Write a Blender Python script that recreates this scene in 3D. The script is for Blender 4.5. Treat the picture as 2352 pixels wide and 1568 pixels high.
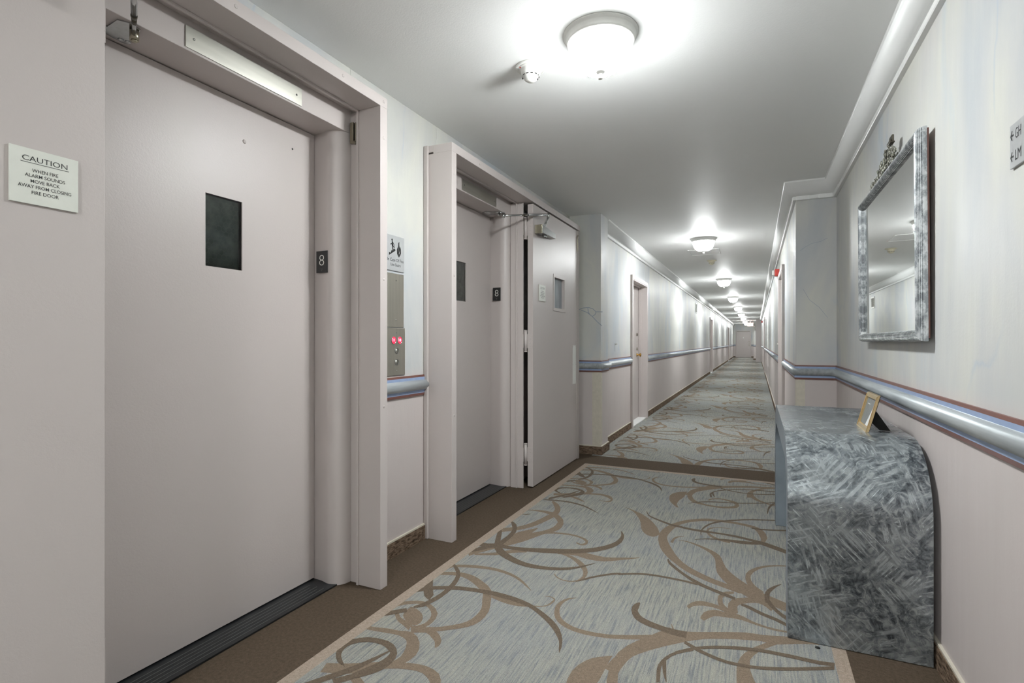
import bpy, math, random
from math import sin, cos, pi, radians, atan, hypot
from mathutils import Vector, Matrix
random.seed(7)
sc = bpy.context.scene
for o in list(bpy.data.objects): bpy.data.objects.remove(o)
COL = sc.collection

# ---------------------------------------------------------------- camera, world, exposure
YAW = atan((1736 - 1176) / 1209.0)
cd = bpy.data.cameras.new('camera'); cam = bpy.data.objects.new('camera', cd); COL.objects.link(cam)
cam.location = (0, 0, 1.14); cam.rotation_euler = (pi / 2, 0, YAW)
cd.sensor_width = 36; cd.lens = 36 * 1209 / 2352.0; cd.shift_y = 1 / 2352.0
cd.clip_start = 0.02; cd.clip_end = 200
sc.camera = cam
w = bpy.data.worlds.new('world'); sc.world = w; w.use_nodes = True
w.node_tree.nodes['Background'].inputs[0].default_value = (0.8, 0.85, 0.9, 1)
w.node_tree.nodes['Background'].inputs[1].default_value = 0.15
vs = sc.view_settings; vs.view_transform = 'Standard'; vs.look = 'None'; vs.gamma = 1; vs.use_curve_mapping = False
vs.exposure = 0.31
sc.cycles.use_denoising = True; sc.cycles.use_adaptive_sampling = True; sc.cycles.adaptive_threshold = .03
sc.cycles.max_bounces = 8; sc.cycles.diffuse_bounces = 6; sc.cycles.glossy_bounces = 3; sc.cycles.transmission_bounces = 4
sc.cycles.sample_clamp_indirect = 6; sc.cycles.caustics_reflective = False; sc.cycles.caustics_refractive = False
LAMP = 600.0         # radiance of the lobby bowls
LAMP2 = 570.0         # radiance of the corridor bowls

# ---------------------------------------------------------------- node helpers
class NT:
    def __init__(s, name):
        s.m = bpy.data.materials.new(name); s.m.use_nodes = True
        s.n = s.m.node_tree.nodes; s.l = s.m.node_tree.links; s.p = s.n['Principled BSDF']
    def new(s, t, **k):
        n = s.n.new(t)
        for a, b in k.items(): setattr(n, a, b)
        return n
    def lk(s, a, b): s.l.new(a, b)
    def co(s, scale=(1, 1, 1), rot=(0, 0, 0), src='Object'):
        t = s.new('ShaderNodeTexCoord'); m = s.new('ShaderNodeMapping')
        m.inputs['Scale'].default_value = scale; m.inputs['Rotation'].default_value = rot
        s.lk(t.outputs[src], m.inputs[0]); return m.outputs[0]
    def noise(s, vec, scale=5, detail=3, rough=.5, dist=0):
        n = s.new('ShaderNodeTexNoise'); s.lk(vec, n.inputs['Vector'])
        n.inputs['Scale'].default_value = scale; n.inputs['Detail'].default_value = detail
        n.inputs['Roughness'].default_value = rough; n.inputs['Distortion'].default_value = dist
        return n.outputs['Fac']
    def ramp(s, fac, stops, interp='LINEAR'):
        r = s.new('ShaderNodeValToRGB'); r.color_ramp.interpolation = interp
        e = r.color_ramp.elements
        while len(e) < len(stops): e.new(0.5)
        for i, (p, c) in enumerate(stops):
            e[i].position = p; e[i].color = c if len(c) == 4 else (*c, 1)
        s.lk(fac, r.inputs[0]); return r.outputs[0]
    def mix(s, fac, a, b, mode='MIX'):
        m = s.new('ShaderNodeMix', data_type='RGBA', blend_type=mode)
        for k, v in ((0, fac), (6, a), (7, b)):
            if isinstance(v, (int, float)): m.inputs[k].default_value = v
            elif isinstance(v, tuple): m.inputs[k].default_value = (*v, 1)
            else: s.lk(v, m.inputs[k])
        return m.outputs[2]
    def math(s, op, a, b=0.0):
        m = s.new('ShaderNodeMath', operation=op)
        for k, v in ((0, a), (1, b)):
            if isinstance(v, (int, float)): m.inputs[k].default_value = v
            else: s.lk(v, m.inputs[k])
        return m.outputs[0]
    def bump(s, h, strength=.2, dist=.001):
        b = s.new('ShaderNodeBump'); b.inputs['Strength'].default_value = strength; b.inputs['Distance'].default_value = dist
        s.lk(h, b.inputs['Height']); s.lk(b.outputs[0], s.p.inputs['Normal'])
    def set(s, **k):
        names = dict(col='Base Color', rough='Roughness', metal='Metallic', spec='Specular IOR Level', trans='Transmission Weight', ior='IOR', coat='Coat Weight', crough='Coat Roughness', emit='Emission Strength', ecol='Emission Color', aniso='Anisotropic', alpha='Alpha')
        for a, v in k.items():
            i = s.p.inputs[names[a]]
            if isinstance(v, tuple): i.default_value = (*v, 1)
            elif isinstance(v, (int, float)): i.default_value = v
            else: s.lk(v, i)
        return s

def g(r, gg, b):      # sRGB 0-255 to linear
    f = lambda x: ((x / 255 + .055) / 1.055) ** 2.4 if x > 10 else x / 255 / 12.92
    return (f(r), f(gg), f(b))

M = {}
def simple(name, col, rough=.5, metal=0, var=.06, nscale=30, bump=0, bscale=200, **k):
    t = NT(name); v = t.noise(t.co(), nscale, 3)
    dark = tuple(c * (1 - var) for c in col); lite = tuple(min(1, c * (1 + var)) for c in col)
    t.set(col=t.ramp(v, [(.3, dark), (.7, lite)]), rough=rough, metal=metal, **k)
    if bump: t.bump(t.noise(t.co(), bscale, 2), bump, .0006)
    M[name] = t.m; return t

# paints
def paint(name, col, rough=.36, bstr=.35):
    t = NT(name)
    v = t.noise(t.co(), 1.7, 4)
    c = t.mix(t.math('MULTIPLY', v, .35), col, tuple(x * .88 for x in col))
    sm = t.noise(t.co((1, 1, .3)), 55, 4, .7)
    sm2 = t.ramp(sm, [(.70, (0, 0, 0)), (.76, (1, 1, 1))])
    c = t.mix(t.math('MULTIPLY', sm2, .10), c, tuple(x * .6 for x in col))
    t.set(col=c, rough=rough, spec=.5)
    h = t.noise(t.co(), 140, 3, .6)
    t.bump(h, bstr, .0012); M[name] = t.m; return t
paint('door_paint', g(189, 181, 178), rough=.41)
paint('casing_paint', g(191, 183, 180), rough=.40, bstr=.18)
paint('trim_white', g(234, 235, 234), rough=.38, bstr=.08)
paint('ceiling_paint', g(242, 243, 242), rough=.55, bstr=.5)

def wall_mat():
    t = NT('wall_paint')
    obj = t.co()
    n1 = t.noise(t.co((1, 1, .45)), 1.6, 5, .55, .6)
    n2 = t.noise(t.co((1, 1, .35), (0, 0, 1.1)), 2.3, 4, .5, .9)
    up = t.ramp(n1, [(.30, g(180, 185, 190)), (.46, g(195, 196, 195)), (.58, g(204, 204, 197)), (.75, g(189, 190, 192))])
    blue = t.ramp(n2, [(.60, (0, 0, 0)), (.72, (1, 1, 1))])
    up = t.mix(t.math('MULTIPLY', blue, .50), up, g(176, 191, 203))
    n4 = t.ramp(t.noise(t.co((1, 1, .5), (0, 0, 2.2)), 1.9, 3), [(.62, (0, 0, 0)), (.74, (1, 1, 1))])
    up = t.mix(t.math('MULTIPLY', n4, .35), up, g(203, 196, 199))
    # thin painted veins
    vv = t.new('ShaderNodeTexVoronoi', feature='DISTANCE_TO_EDGE'); vv.inputs['Scale'].default_value = .85
    wob = t.new('ShaderNodeTexNoise'); wob.inputs['Scale'].default_value = 3.5; wob.inputs['Detail'].default_value = 4
    t.lk(t.co((1, 1, .7)), wob.inputs['Vector'])
    add = t.new('ShaderNodeVectorMath', operation='MULTIPLY_ADD'); add.inputs[1].default_value = (.35, .35, .35)
    t.lk(wob.outputs['Color'], add.inputs[0]); t.lk(t.co((1, 1, .6), (0.3, 0, .4)), add.inputs[2])
    t.lk(add.outputs[0], vv.inputs['Vector'])
    vein = t.ramp(vv.outputs['Distance'], [(0, (1, 1, 1)), (.012, (0, 0, 0))])
    msk = t.ramp(t.noise(obj, 2.1, 2), [(.50, (0, 0, 0)), (.62, (1, 1, 1))])
    up = t.mix(t.math('MULTIPLY', t.math('MULTIPLY', vein, msk), .5), up, g(170, 183, 196))
    n3 = t.noise(t.co((1, 1, .5)), 1.2, 4)
    lo = t.ramp(n3, [(.3, g(193, 184, 182)), (.7, g(199, 191, 188))])
    sep = t.new('ShaderNodeSeparateXYZ'); t.lk(obj, sep.inputs[0])
    f = t.math('GREATER_THAN', sep.outputs['Z'], .90)
    # band just above the rail leans pinker, as the faux finish does
    warm = t.ramp(sep.outputs['Z'], [(.93, (1, 1, 1)), (1.0, (0, 0, 0))])
    up = t.mix(t.math('MULTIPLY', warm, .35), up, g(216, 200, 196))
    t.set(col=t.mix(f, lo, up), spec=.30)
    st = t.noise(t.co((1, 1, .10)), 22, 4, .6)
    t.set(rough=t.ramp(st, [(.3, (.44,) * 3), (.7, (.56,) * 3)]))
    fine = t.noise(obj, 120, 2)
    t.bump(t.math('ADD', t.math('MULTIPLY', st, 3.2), fine), .30, .0010)
    M['wall_paint'] = t.m
wall_mat()

def carpet(name, a, b, stripe=False, rough=.95):
    t = NT(name)
    pile = t.noise(t.co(), 420, 2, .7); mid = t.noise(t.co(), 90, 2)
    if stripe:
        s1 = t.noise(t.co((150, 6, 1)), 1, 3, .65); s2 = t.noise(t.co((60, 16, 1), (0, 0, .02)), 1, 2)
        s3 = t.noise(t.co(), 1.3, 2)
        c = t.ramp(s1, [(.38, a), (.47, tuple((x + y) / 2 for x, y in zip(a, b))), (.58, b)])
        c = t.mix(t.ramp(s2, [(.45, (0, 0, 0)), (.65, (.45, .45, .45))]), c, g(156, 158, 150))
        c = t.mix(t.ramp(s3, [(.4, (0, 0, 0)), (.7, (.35, .35, .35))]), c, g(150, 155, 162))
    else:
        c = t.ramp(mid, [(.3, a), (.7, b)])
    sp = t.ramp(pile, [(.30, (.62,) * 3), (.52, (1,) * 3), (.75, (1.25,) * 3)])
    c = t.mix(1.0, c, sp, 'MULTIPLY')
    t.set(col=c, rough=rough, spec=.12)
    t.bump(t.math('ADD', pile, t.noise(t.co((60, 110, 1)), 1, 1)), .8, .004)
    M[name] = t.m
carpet('carpet_ground', g(122, 125, 128), g(162, 160, 150), True)
carpet('carpet_brown', g(82, 71, 59), g(97, 84, 71))
carpet('carpet_border', g(158, 144, 130), g(176, 160, 146))
carpet('carpet_scroll_light', g(128, 113, 98), g(138, 123, 107))
carpet('carpet_scroll_dark', g(104, 92, 79), g(115, 102, 88))

simple('cream_strip', g(200, 194, 180), .5)
simple('wood_brown', g(112, 74, 66), .4, nscale=12, var=.15)
simple('rail_blue', g(146, 164, 196), .35)
t = NT('rail_silver'); n_ = t.noise(t.co((1, .06, 1)), 40, 3)
t.set(col=t.ramp(n_, [(.3, g(150, 156, 160)), (.7, g(184, 190, 192))]), rough=.40, metal=.2); M['rail_silver'] = t.m
def metal(name, col, rough=.3, rot=(1, 1, 1), var=.12, **k):
    t = NT(name); n = t.noise(t.co(rot), 60, 3)
    t.set(col=t.ramp(n, [(.3, tuple(c * (1 - var) for c in col)), (.7, col)]), rough=rough, metal=1, **k); M[name] = t.m
metal('steel_brushed', g(200, 199, 190), .36, (1, .04, 1))
metal('steel_vertical', g(196, 193, 182), .48, (1, 1, .04))
metal('chrome', g(190, 192, 192), .16)
metal('dark_metal', g(96, 92, 82), .4)
metal('nickel', g(176, 170, 152), .3)
metal('brass', g(205, 160, 84), .25)
metal('gold', g(228, 204, 156), .28)
simple('black_plastic', g(28, 28, 29), .35)
simple('ink', g(40, 42, 42), .5)
simple('black_felt', g(14, 15, 13), .8)
simple('sign_white', g(214, 216, 208), .35, var=.02)
simple('sign_grey', g(172, 174, 175), .35, var=.03)
simple('raised_white', g(222, 222, 216), .4, var=.02)
simple('sill_black', g(38, 40, 42), .32, metal=.3, var=.3, nscale=15)
simple('sill_line', g(110, 112, 110), .4, metal=.5)
simple('shaft_dark', g(70, 78, 74), .7, var=.3, nscale=14)
simple('glass_brightener', g(132, 144, 138), .6, var=.30, nscale=22)
simple('plastic_white', g(226, 226, 222), .4, var=.02)
simple('plastic_ivory', g(214, 208, 184), .45, var=.03)
simple('slot_black', g(20, 20, 20), .6)
simple('red_plastic', g(190, 60, 52), .4)
simple('vein_paint', g(152, 162, 176), .4)
simple('paper', g(120, 122, 120), .5, var=.2, nscale=25)
simple('paper_white', g(220, 222, 222), .5)
simple('pewter', g(150, 150, 140), .35, metal=.8, var=.4, nscale=80)
simple('wire', g(150, 160, 150), .4, metal=.6)
t = NT('glass'); n_ = t.noise(t.co(), 8, 2)
t.set(col=t.ramp(n_, [(0, (.86, .92, .89)), (1, (.9, .95, .92))]), rough=.06, trans=1.0, ior=1.45); M['glass'] = t.m
t = NT('frosted_glass'); n_ = t.noise(t.co((1, 1, .2)), 9, 3)
t.set(col=t.ramp(n_, [(.3, g(120, 128, 136)), (.7, g(150, 158, 166))]), rough=.12, spec=.8); M['frosted_glass'] = t.m
t = NT('mirror_silver'); n_ = t.noise(t.co(), 5, 2)
t.set(col=t.ramp(n_, [(0, (.86, .88, .87)), (1, (.9, .92, .91))]), rough=.015, metal=1); M['mirror_silver'] = t.m
def glow(name, col, s, base=(.8, .8, .8)):
    t = NT(name); n = t.noise(t.co(), 40, 1)
    t.set(col=t.ramp(n, [(0, tuple(c * .97 for c in base)), (1, base)]), ecol=col, emit=s, rough=.3); M[name] = t.m
def bowl(name, L):
    # emission shaped by height: weak sides spare the ceiling, dark tip keeps the finial visible
    t = NT(name); sp = t.new('ShaderNodeSeparateXYZ'); t.lk(t.co(), sp.inputs[0])
    mr = t.new('ShaderNodeMapRange'); mr.inputs['From Min'].default_value = -.165; mr.inputs['From Max'].default_value = -.035
    t.lk(sp.outputs['Z'], mr.inputs['Value'])
    # 0 = bottom tip, 1 = rim
    r_ = t.ramp(mr.outputs[0], [(0, (.004,) * 3), (.085, (.004,) * 3), (.15, (1, 1, 1)), (.24, (.66,) * 3), (.38, (.095,) * 3), (.60, (.028,) * 3), (1, (.016,) * 3)])
    em = t.math('MULTIPLY', r_, L)
    t.set(col=(.85, .85, .85), ecol=(.965, 1.0, 1.0), emit=em, rough=.3); M[name] = t.m
bowl('bowl_glow', LAMP); bowl('bowl_glow_soft', LAMP2)
glow('button_red', (1.0, .02, .06), 1.6, (.6, .02, .04))
glow('digit_red', (1.0, .35, .42), 3.0, (.9, .3, .3))
glow('exit_glow', (1.0, .52, .44), .55, (.8, .62, .56))
glow('exit_letter', (1.0, .16, .10), 1.6, (.8, .1, .08))
# silver-leaf distressed frame
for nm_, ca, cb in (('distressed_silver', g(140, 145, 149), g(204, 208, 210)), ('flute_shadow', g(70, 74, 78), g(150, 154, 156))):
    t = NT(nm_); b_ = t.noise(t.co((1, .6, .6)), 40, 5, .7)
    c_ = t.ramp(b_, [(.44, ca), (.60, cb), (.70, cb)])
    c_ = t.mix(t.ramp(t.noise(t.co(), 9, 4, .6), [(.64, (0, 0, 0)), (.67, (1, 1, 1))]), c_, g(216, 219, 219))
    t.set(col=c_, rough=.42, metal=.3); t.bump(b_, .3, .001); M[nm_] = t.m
# brushed-paint console
t = NT('brushed_slate')
fac = None
for i, (rz, sc_, st_) in enumerate(((radians(38), 1, (85, 6.5, 1)), (radians(-42), 1, (95, 7, 1)), (radians(68), 1, (70, 9, 1)), (radians(-15), 1, (75, 11, 1)))):
    v = t.co((1, 1, 1), (0, 0, rz), 'UV')
    mp = t.new('ShaderNodeMapping'); mp.inputs['Scale'].default_value = st_; mp.inputs['Location'].default_value = (i * 3.3, i * 1.7, i)
    t.lk(v, mp.inputs[0])
    s_ = t.noise(mp.outputs[0], 1, 4, .6, .25)
    stroke = t.ramp(s_, [(.44, (0, 0, 0)), (.58, (1, 1, 1))])
    mk = t.new('ShaderNodeMapping'); mk.inputs['Location'].default_value = (i * 5.1, i * 2.3, i * 7); t.lk(t.co(src='UV'), mk.inputs[0])
    mask = t.ramp(t.noise(mk.outputs[0], 5.0, 2, .5, .6), [(.50, (0, 0, 0)), (.60, (1, 1, 1))])
    q = t.math('MULTIPLY', stroke, mask)
    fac = q if fac is None else t.math('MAXIMUM', fac, q)
spk = t.noise(t.co(src='UV'), 26, 7, .72, 1.6)
basec = t.ramp(spk, [(.40, g(70, 76, 82)), (.52, g(116, 123, 128)), (.62, g(168, 174, 176))])
cl = t.mix(t.math('MULTIPLY', fac, .66), basec, g(180, 187, 190))
t.set(col=cl, rough=t.ramp(fac, [(0, (.20,) * 3), (1, (.29,) * 3)]), metal=.5, spec=.7)
t.bump(fac, .15, .001); M['brushed_slate'] = t.m
simple('slate_paint', g(128, 138, 146), .45, metal=.2, var=.12, nscale=9)

# ---------------------------------------------------------------- mesh helpers
class MB:
    def __init__(s): s.v = []; s.f = []; s.m = []; s.uv = None; s.sm = []
    def face(s, pts, m=0, smooth=False):
        b = len(s.v); s.v += [tuple(p) for p in pts]; s.f.append(tuple(range(b, b + len(pts)))); s.m.append(m); s.sm.append(smooth)
    def box(s, x0, x1, y0, y1, z0, z1, m=0):
        if x0 > x1: x0, x1 = x1, x0
        if y0 > y1: y0, y1 = y1, y0
        if z0 > z1: z0, z1 = z1, z0
        b = len(s.v)
        s.v += [(x, y, z) for z in (z0, z1) for x, y in ((x0, y0), (x1, y0), (x1, y1), (x0, y1))]
        for q in ((3, 2, 1, 0), (4, 5, 6, 7), (0, 1, 5, 4), (1, 2, 6, 5), (2, 3, 7, 6), (3, 0, 4, 7)):
            s.f.append(tuple(b + i for i in q)); s.m.append(m); s.sm.append(False)
    def prism(s, poly, z0, z1, m=0, smooth=False, axis='z'):
        n = len(poly); b = len(s.v)
        mk = {'z': lambda p, z: (p[0], p[1], z), 'x': lambda p, z: (z, p[0], p[1]), 'y': lambda p, z: (p[0], z, p[1])}[axis]
        s.v += [mk(p, z0) for p in poly] + [mk(p, z1) for p in poly]
        for i in range(n):
            j = (i + 1) % n; s.f.append((b + i, b + j, b + n + j, b + n + i)); s.m.append(m); s.sm.append(smooth)
        s.f.append(tuple(b + i for i in range(n - 1, -1, -1))); s.m.append(m); s.sm.append(False)
        s.f.append(tuple(b + n + i for i in range(n))); s.m.append(m); s.sm.append(False)
    def tube(s, pts, r, n=12, m=0, cap=True):
        pts = [Vector(p) for p in pts]; rr = r if isinstance(r, (list, tuple)) else [r] * len(pts)
        b = len(s.v); up = None
        for i, p in enumerate(pts):
            d = (pts[min(i + 1, len(pts) - 1)] - pts[max(i - 1, 0)]).normalized()
            if up is None:
                up = d.cross(Vector((0, 0, 1)))
                if up.length < .1: up = d.cross(Vector((1, 0, 0)))
                up.normalize()
            u = (up - d * up.dot(d)).normalized(); up = u; v = d.cross(u)
            for k in range(n):
                a = 2 * pi * k / n; s.v.append(tuple(p + (u * cos(a) + v * sin(a)) * rr[i]))
        for i in range(len(pts) - 1):
            for k in range(n):
                k2 = (k + 1) % n
                s.f.append((b + i * n + k, b + i * n + k2, b + (i + 1) * n + k2, b + (i + 1) * n + k)); s.m.append(m); s.sm.append(True)
        if cap:
            s.f.append(tuple(b + k for k in range(n - 1, -1, -1))); s.m.append(m); s.sm.append(False)
            e = b + (len(pts) - 1) * n; s.f.append(tuple(e + k for k in range(n))); s.m.append(m); s.sm.append(False)
    def lathe(s, prof, c=(0, 0, 0), n=48, m=0, ribs=0, amp=0, smooth=True, axis='z'):
        b = len(s.v)
        for r, z in prof:
            for k in range(n):
                a = 2 * pi * k / n; q = r * (1 + (amp * cos(ribs * a) if ribs else 0))
                x, y = q * cos(a), q * sin(a)
                if axis == 'z': s.v.append((c[0] + x, c[1] + y, c[2] + z))
                elif axis == 'x': s.v.append((c[0] + z, c[1] + x, c[2] + y))
                else: s.v.append((c[0] + x, c[1] + z, c[2] + y))
        for i in range(len(prof) - 1):
            for k in range(n):
                k2 = (k + 1) % n
                s.f.append((b + i * n + k, b + i * n + k2, b + (i + 1) * n + k2, b + (i + 1) * n + k)); s.m.append(m); s.sm.append(smooth)
        for i, rev in ((0, True), (len(prof) - 1, False)):
            if prof[i][0] > 1e-5:
                q = [b + i * n + k for k in range(n)]; s.f.append(tuple(q[::-1] if rev else q)); s.m.append(m); s.sm.append(False)
    def sweep(s, prof, path, side, mats=None, z=0, smooth=None):
        """prof [(d,z)] carried along a plan path; d grows to the room side (side=+1: left of travel)."""
        P = [Vector(p) for p in path]; n = len(P); k = len(prof); b = len(s.v)
        nor = []
        for i in range(n - 1):
            d = (P[i + 1] - P[i]).normalized(); nor.append(Vector((-d.y, d.x)) * side)
        for i in range(n):
            if i == 0: off = nor[0]
            elif i == n - 1: off = nor[-1]
            else:
                a = nor[i - 1] + nor[i]; off = a / a.dot(nor[i])
            for d, zz in prof: s.v.append((P[i].x + off.x * d, P[i].y + off.y * d, z + zz))
        for i in range(n - 1):
            for j in range(k - 1):
                q = (b + i * k + j, b + (i + 1) * k + j, b + (i + 1) * k + j + 1, b + i * k + j + 1)
                s.f.append(q if side < 0 else q[::-1]); s.m.append(mats[j] if mats else 0); s.sm.append(bool(smooth and smooth[j]))
        s.f.append(tuple(b + j for j in range(k))); s.m.append(mats[0] if mats else 0); s.sm.append(False)
        e = b + (n - 1) * k; s.f.append(tuple(e + j for j in range(k - 1, -1, -1))); s.m.append(mats[0] if mats else 0); s.sm.append(False)
    def build(s, name, mats, parent=None, bevel=0, at=None, fixn=True):
        me = bpy.data.meshes.new(name)
        vv = s.v
        if parent is not None and at is None: at = parent.get('_o', (0, 0, 0))
        if at is None: at = (0, 0, 0)
        me.from_pydata([(a - at[0], b - at[1], c - at[2]) for a, b, c in vv], [], s.f)
        for m in (mats if isinstance(mats, (list, tuple)) else [mats]): me.materials.append(M[m])
        for p, m, q in zip(me.polygons, s.m, s.sm): p.material_index = m; p.use_smooth = q
        if s.uv:
            l = me.uv_layers.new(name='UVMap')
            for p in me.polygons:
                for li in p.loop_indices: l.data[li].uv = s.uv[me.loops[li].vertex_index]
        me.update()
        if fixn:
            import bmesh
            bm = bmesh.new(); bm.from_mesh(me); bmesh.ops.recalc_face_normals(bm, faces=bm.faces); bm.to_mesh(me); bm.free()
        o = bpy.data.objects.new(name, me); COL.objects.link(o)
        if parent is not None: o.parent = parent
        else: o.location = at
        if bevel:
            bv = o.modifiers.new('bevel', 'BEVEL'); bv.width = bevel; bv.segments = 2; bv.limit_method = 'ANGLE'
        return o

def tag(o, label=None, cat=None, group=None, kind=None):
    for k, v in (('label', label), ('category', cat), ('group', group), ('kind', kind)):
        if v: o[k] = v
    return o
def empty(name, loc, label=None, cat=None, group=None, kind=None):
    o = bpy.data.objects.new(name, None); COL.objects.link(o); o.location = loc; o['_o'] = tuple(float(x) for x in loc)
    o.empty_display_size = .1
    return tag(o, label, cat, group, kind)
def O(o): return tuple(o['_o'])
def copy_tree(o, delta, parent=None):
    c = o.copy(); COL.objects.link(c)
    if parent is None: c.location = Vector(o.location) + Vector(delta)
    else: c.parent = parent
    for ch in list(o.children): copy_tree(ch, delta, c)
    return c
AX = {'+x': ((0, 1, 0), (0, 0, 1), (1, 0, 0)), '-x': ((0, -1, 0), (0, 0, 1), (-1, 0, 0)), '-y': ((1, 0, 0), (0, 0, 1), (0, -1, 0)), 'up': ((1, 0, 0), (0, 1, 0), (0, 0, 1))}
def text_mesh(lines, face, origin):
    """lines: (string, centre u, centre v, width or None, height, boldness). Returns (verts, faces) in the world."""
    X, Y, Z = (Vector(a) for a in AX[face]); org = Vector(origin); V = []; F = []
    for s, u, v, wd, ht, bold in lines:
        cu = bpy.data.curves.new('t', 'FONT'); cu.body = s; cu.size = 1; cu.offset = bold; cu.resolution_u = 3
        ob = bpy.data.objects.new('t', cu); COL.objects.link(ob)
        dg = bpy.context.evaluated_depsgraph_get(); me = bpy.data.meshes.new_from_object(ob.evaluated_get(dg))
        xs = [q.co.x for q in me.vertices]; ys = [q.co.y for q in me.vertices]
        x0, x1, y0, y1 = min(xs), max(xs), min(ys), max(ys)
        sy = ht / (y1 - y0); sx = wd / (x1 - x0) if wd else sy
        b = len(V)
        for q in me.vertices:
            V.append(tuple(org + X * (u + (q.co.x - (x0 + x1) / 2) * sx) + Y * (v + (q.co.y - (y0 + y1) / 2) * sy)))
        F += [tuple(b + i for i in p.vertices) for p in me.polygons]
        bpy.data.objects.remove(ob); bpy.data.curves.remove(cu); bpy.data.meshes.remove(me)
    return V, F
def add_text(name, mat, parent, lines, face, origin):
    mb = MB(); V, F = text_mesh(lines, face, origin); mb.v = V; mb.f = F; mb.m = [0] * len(F); mb.sm = [False] * len(F)
    return mb.build(name, mat, parent, fixn=False)
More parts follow.
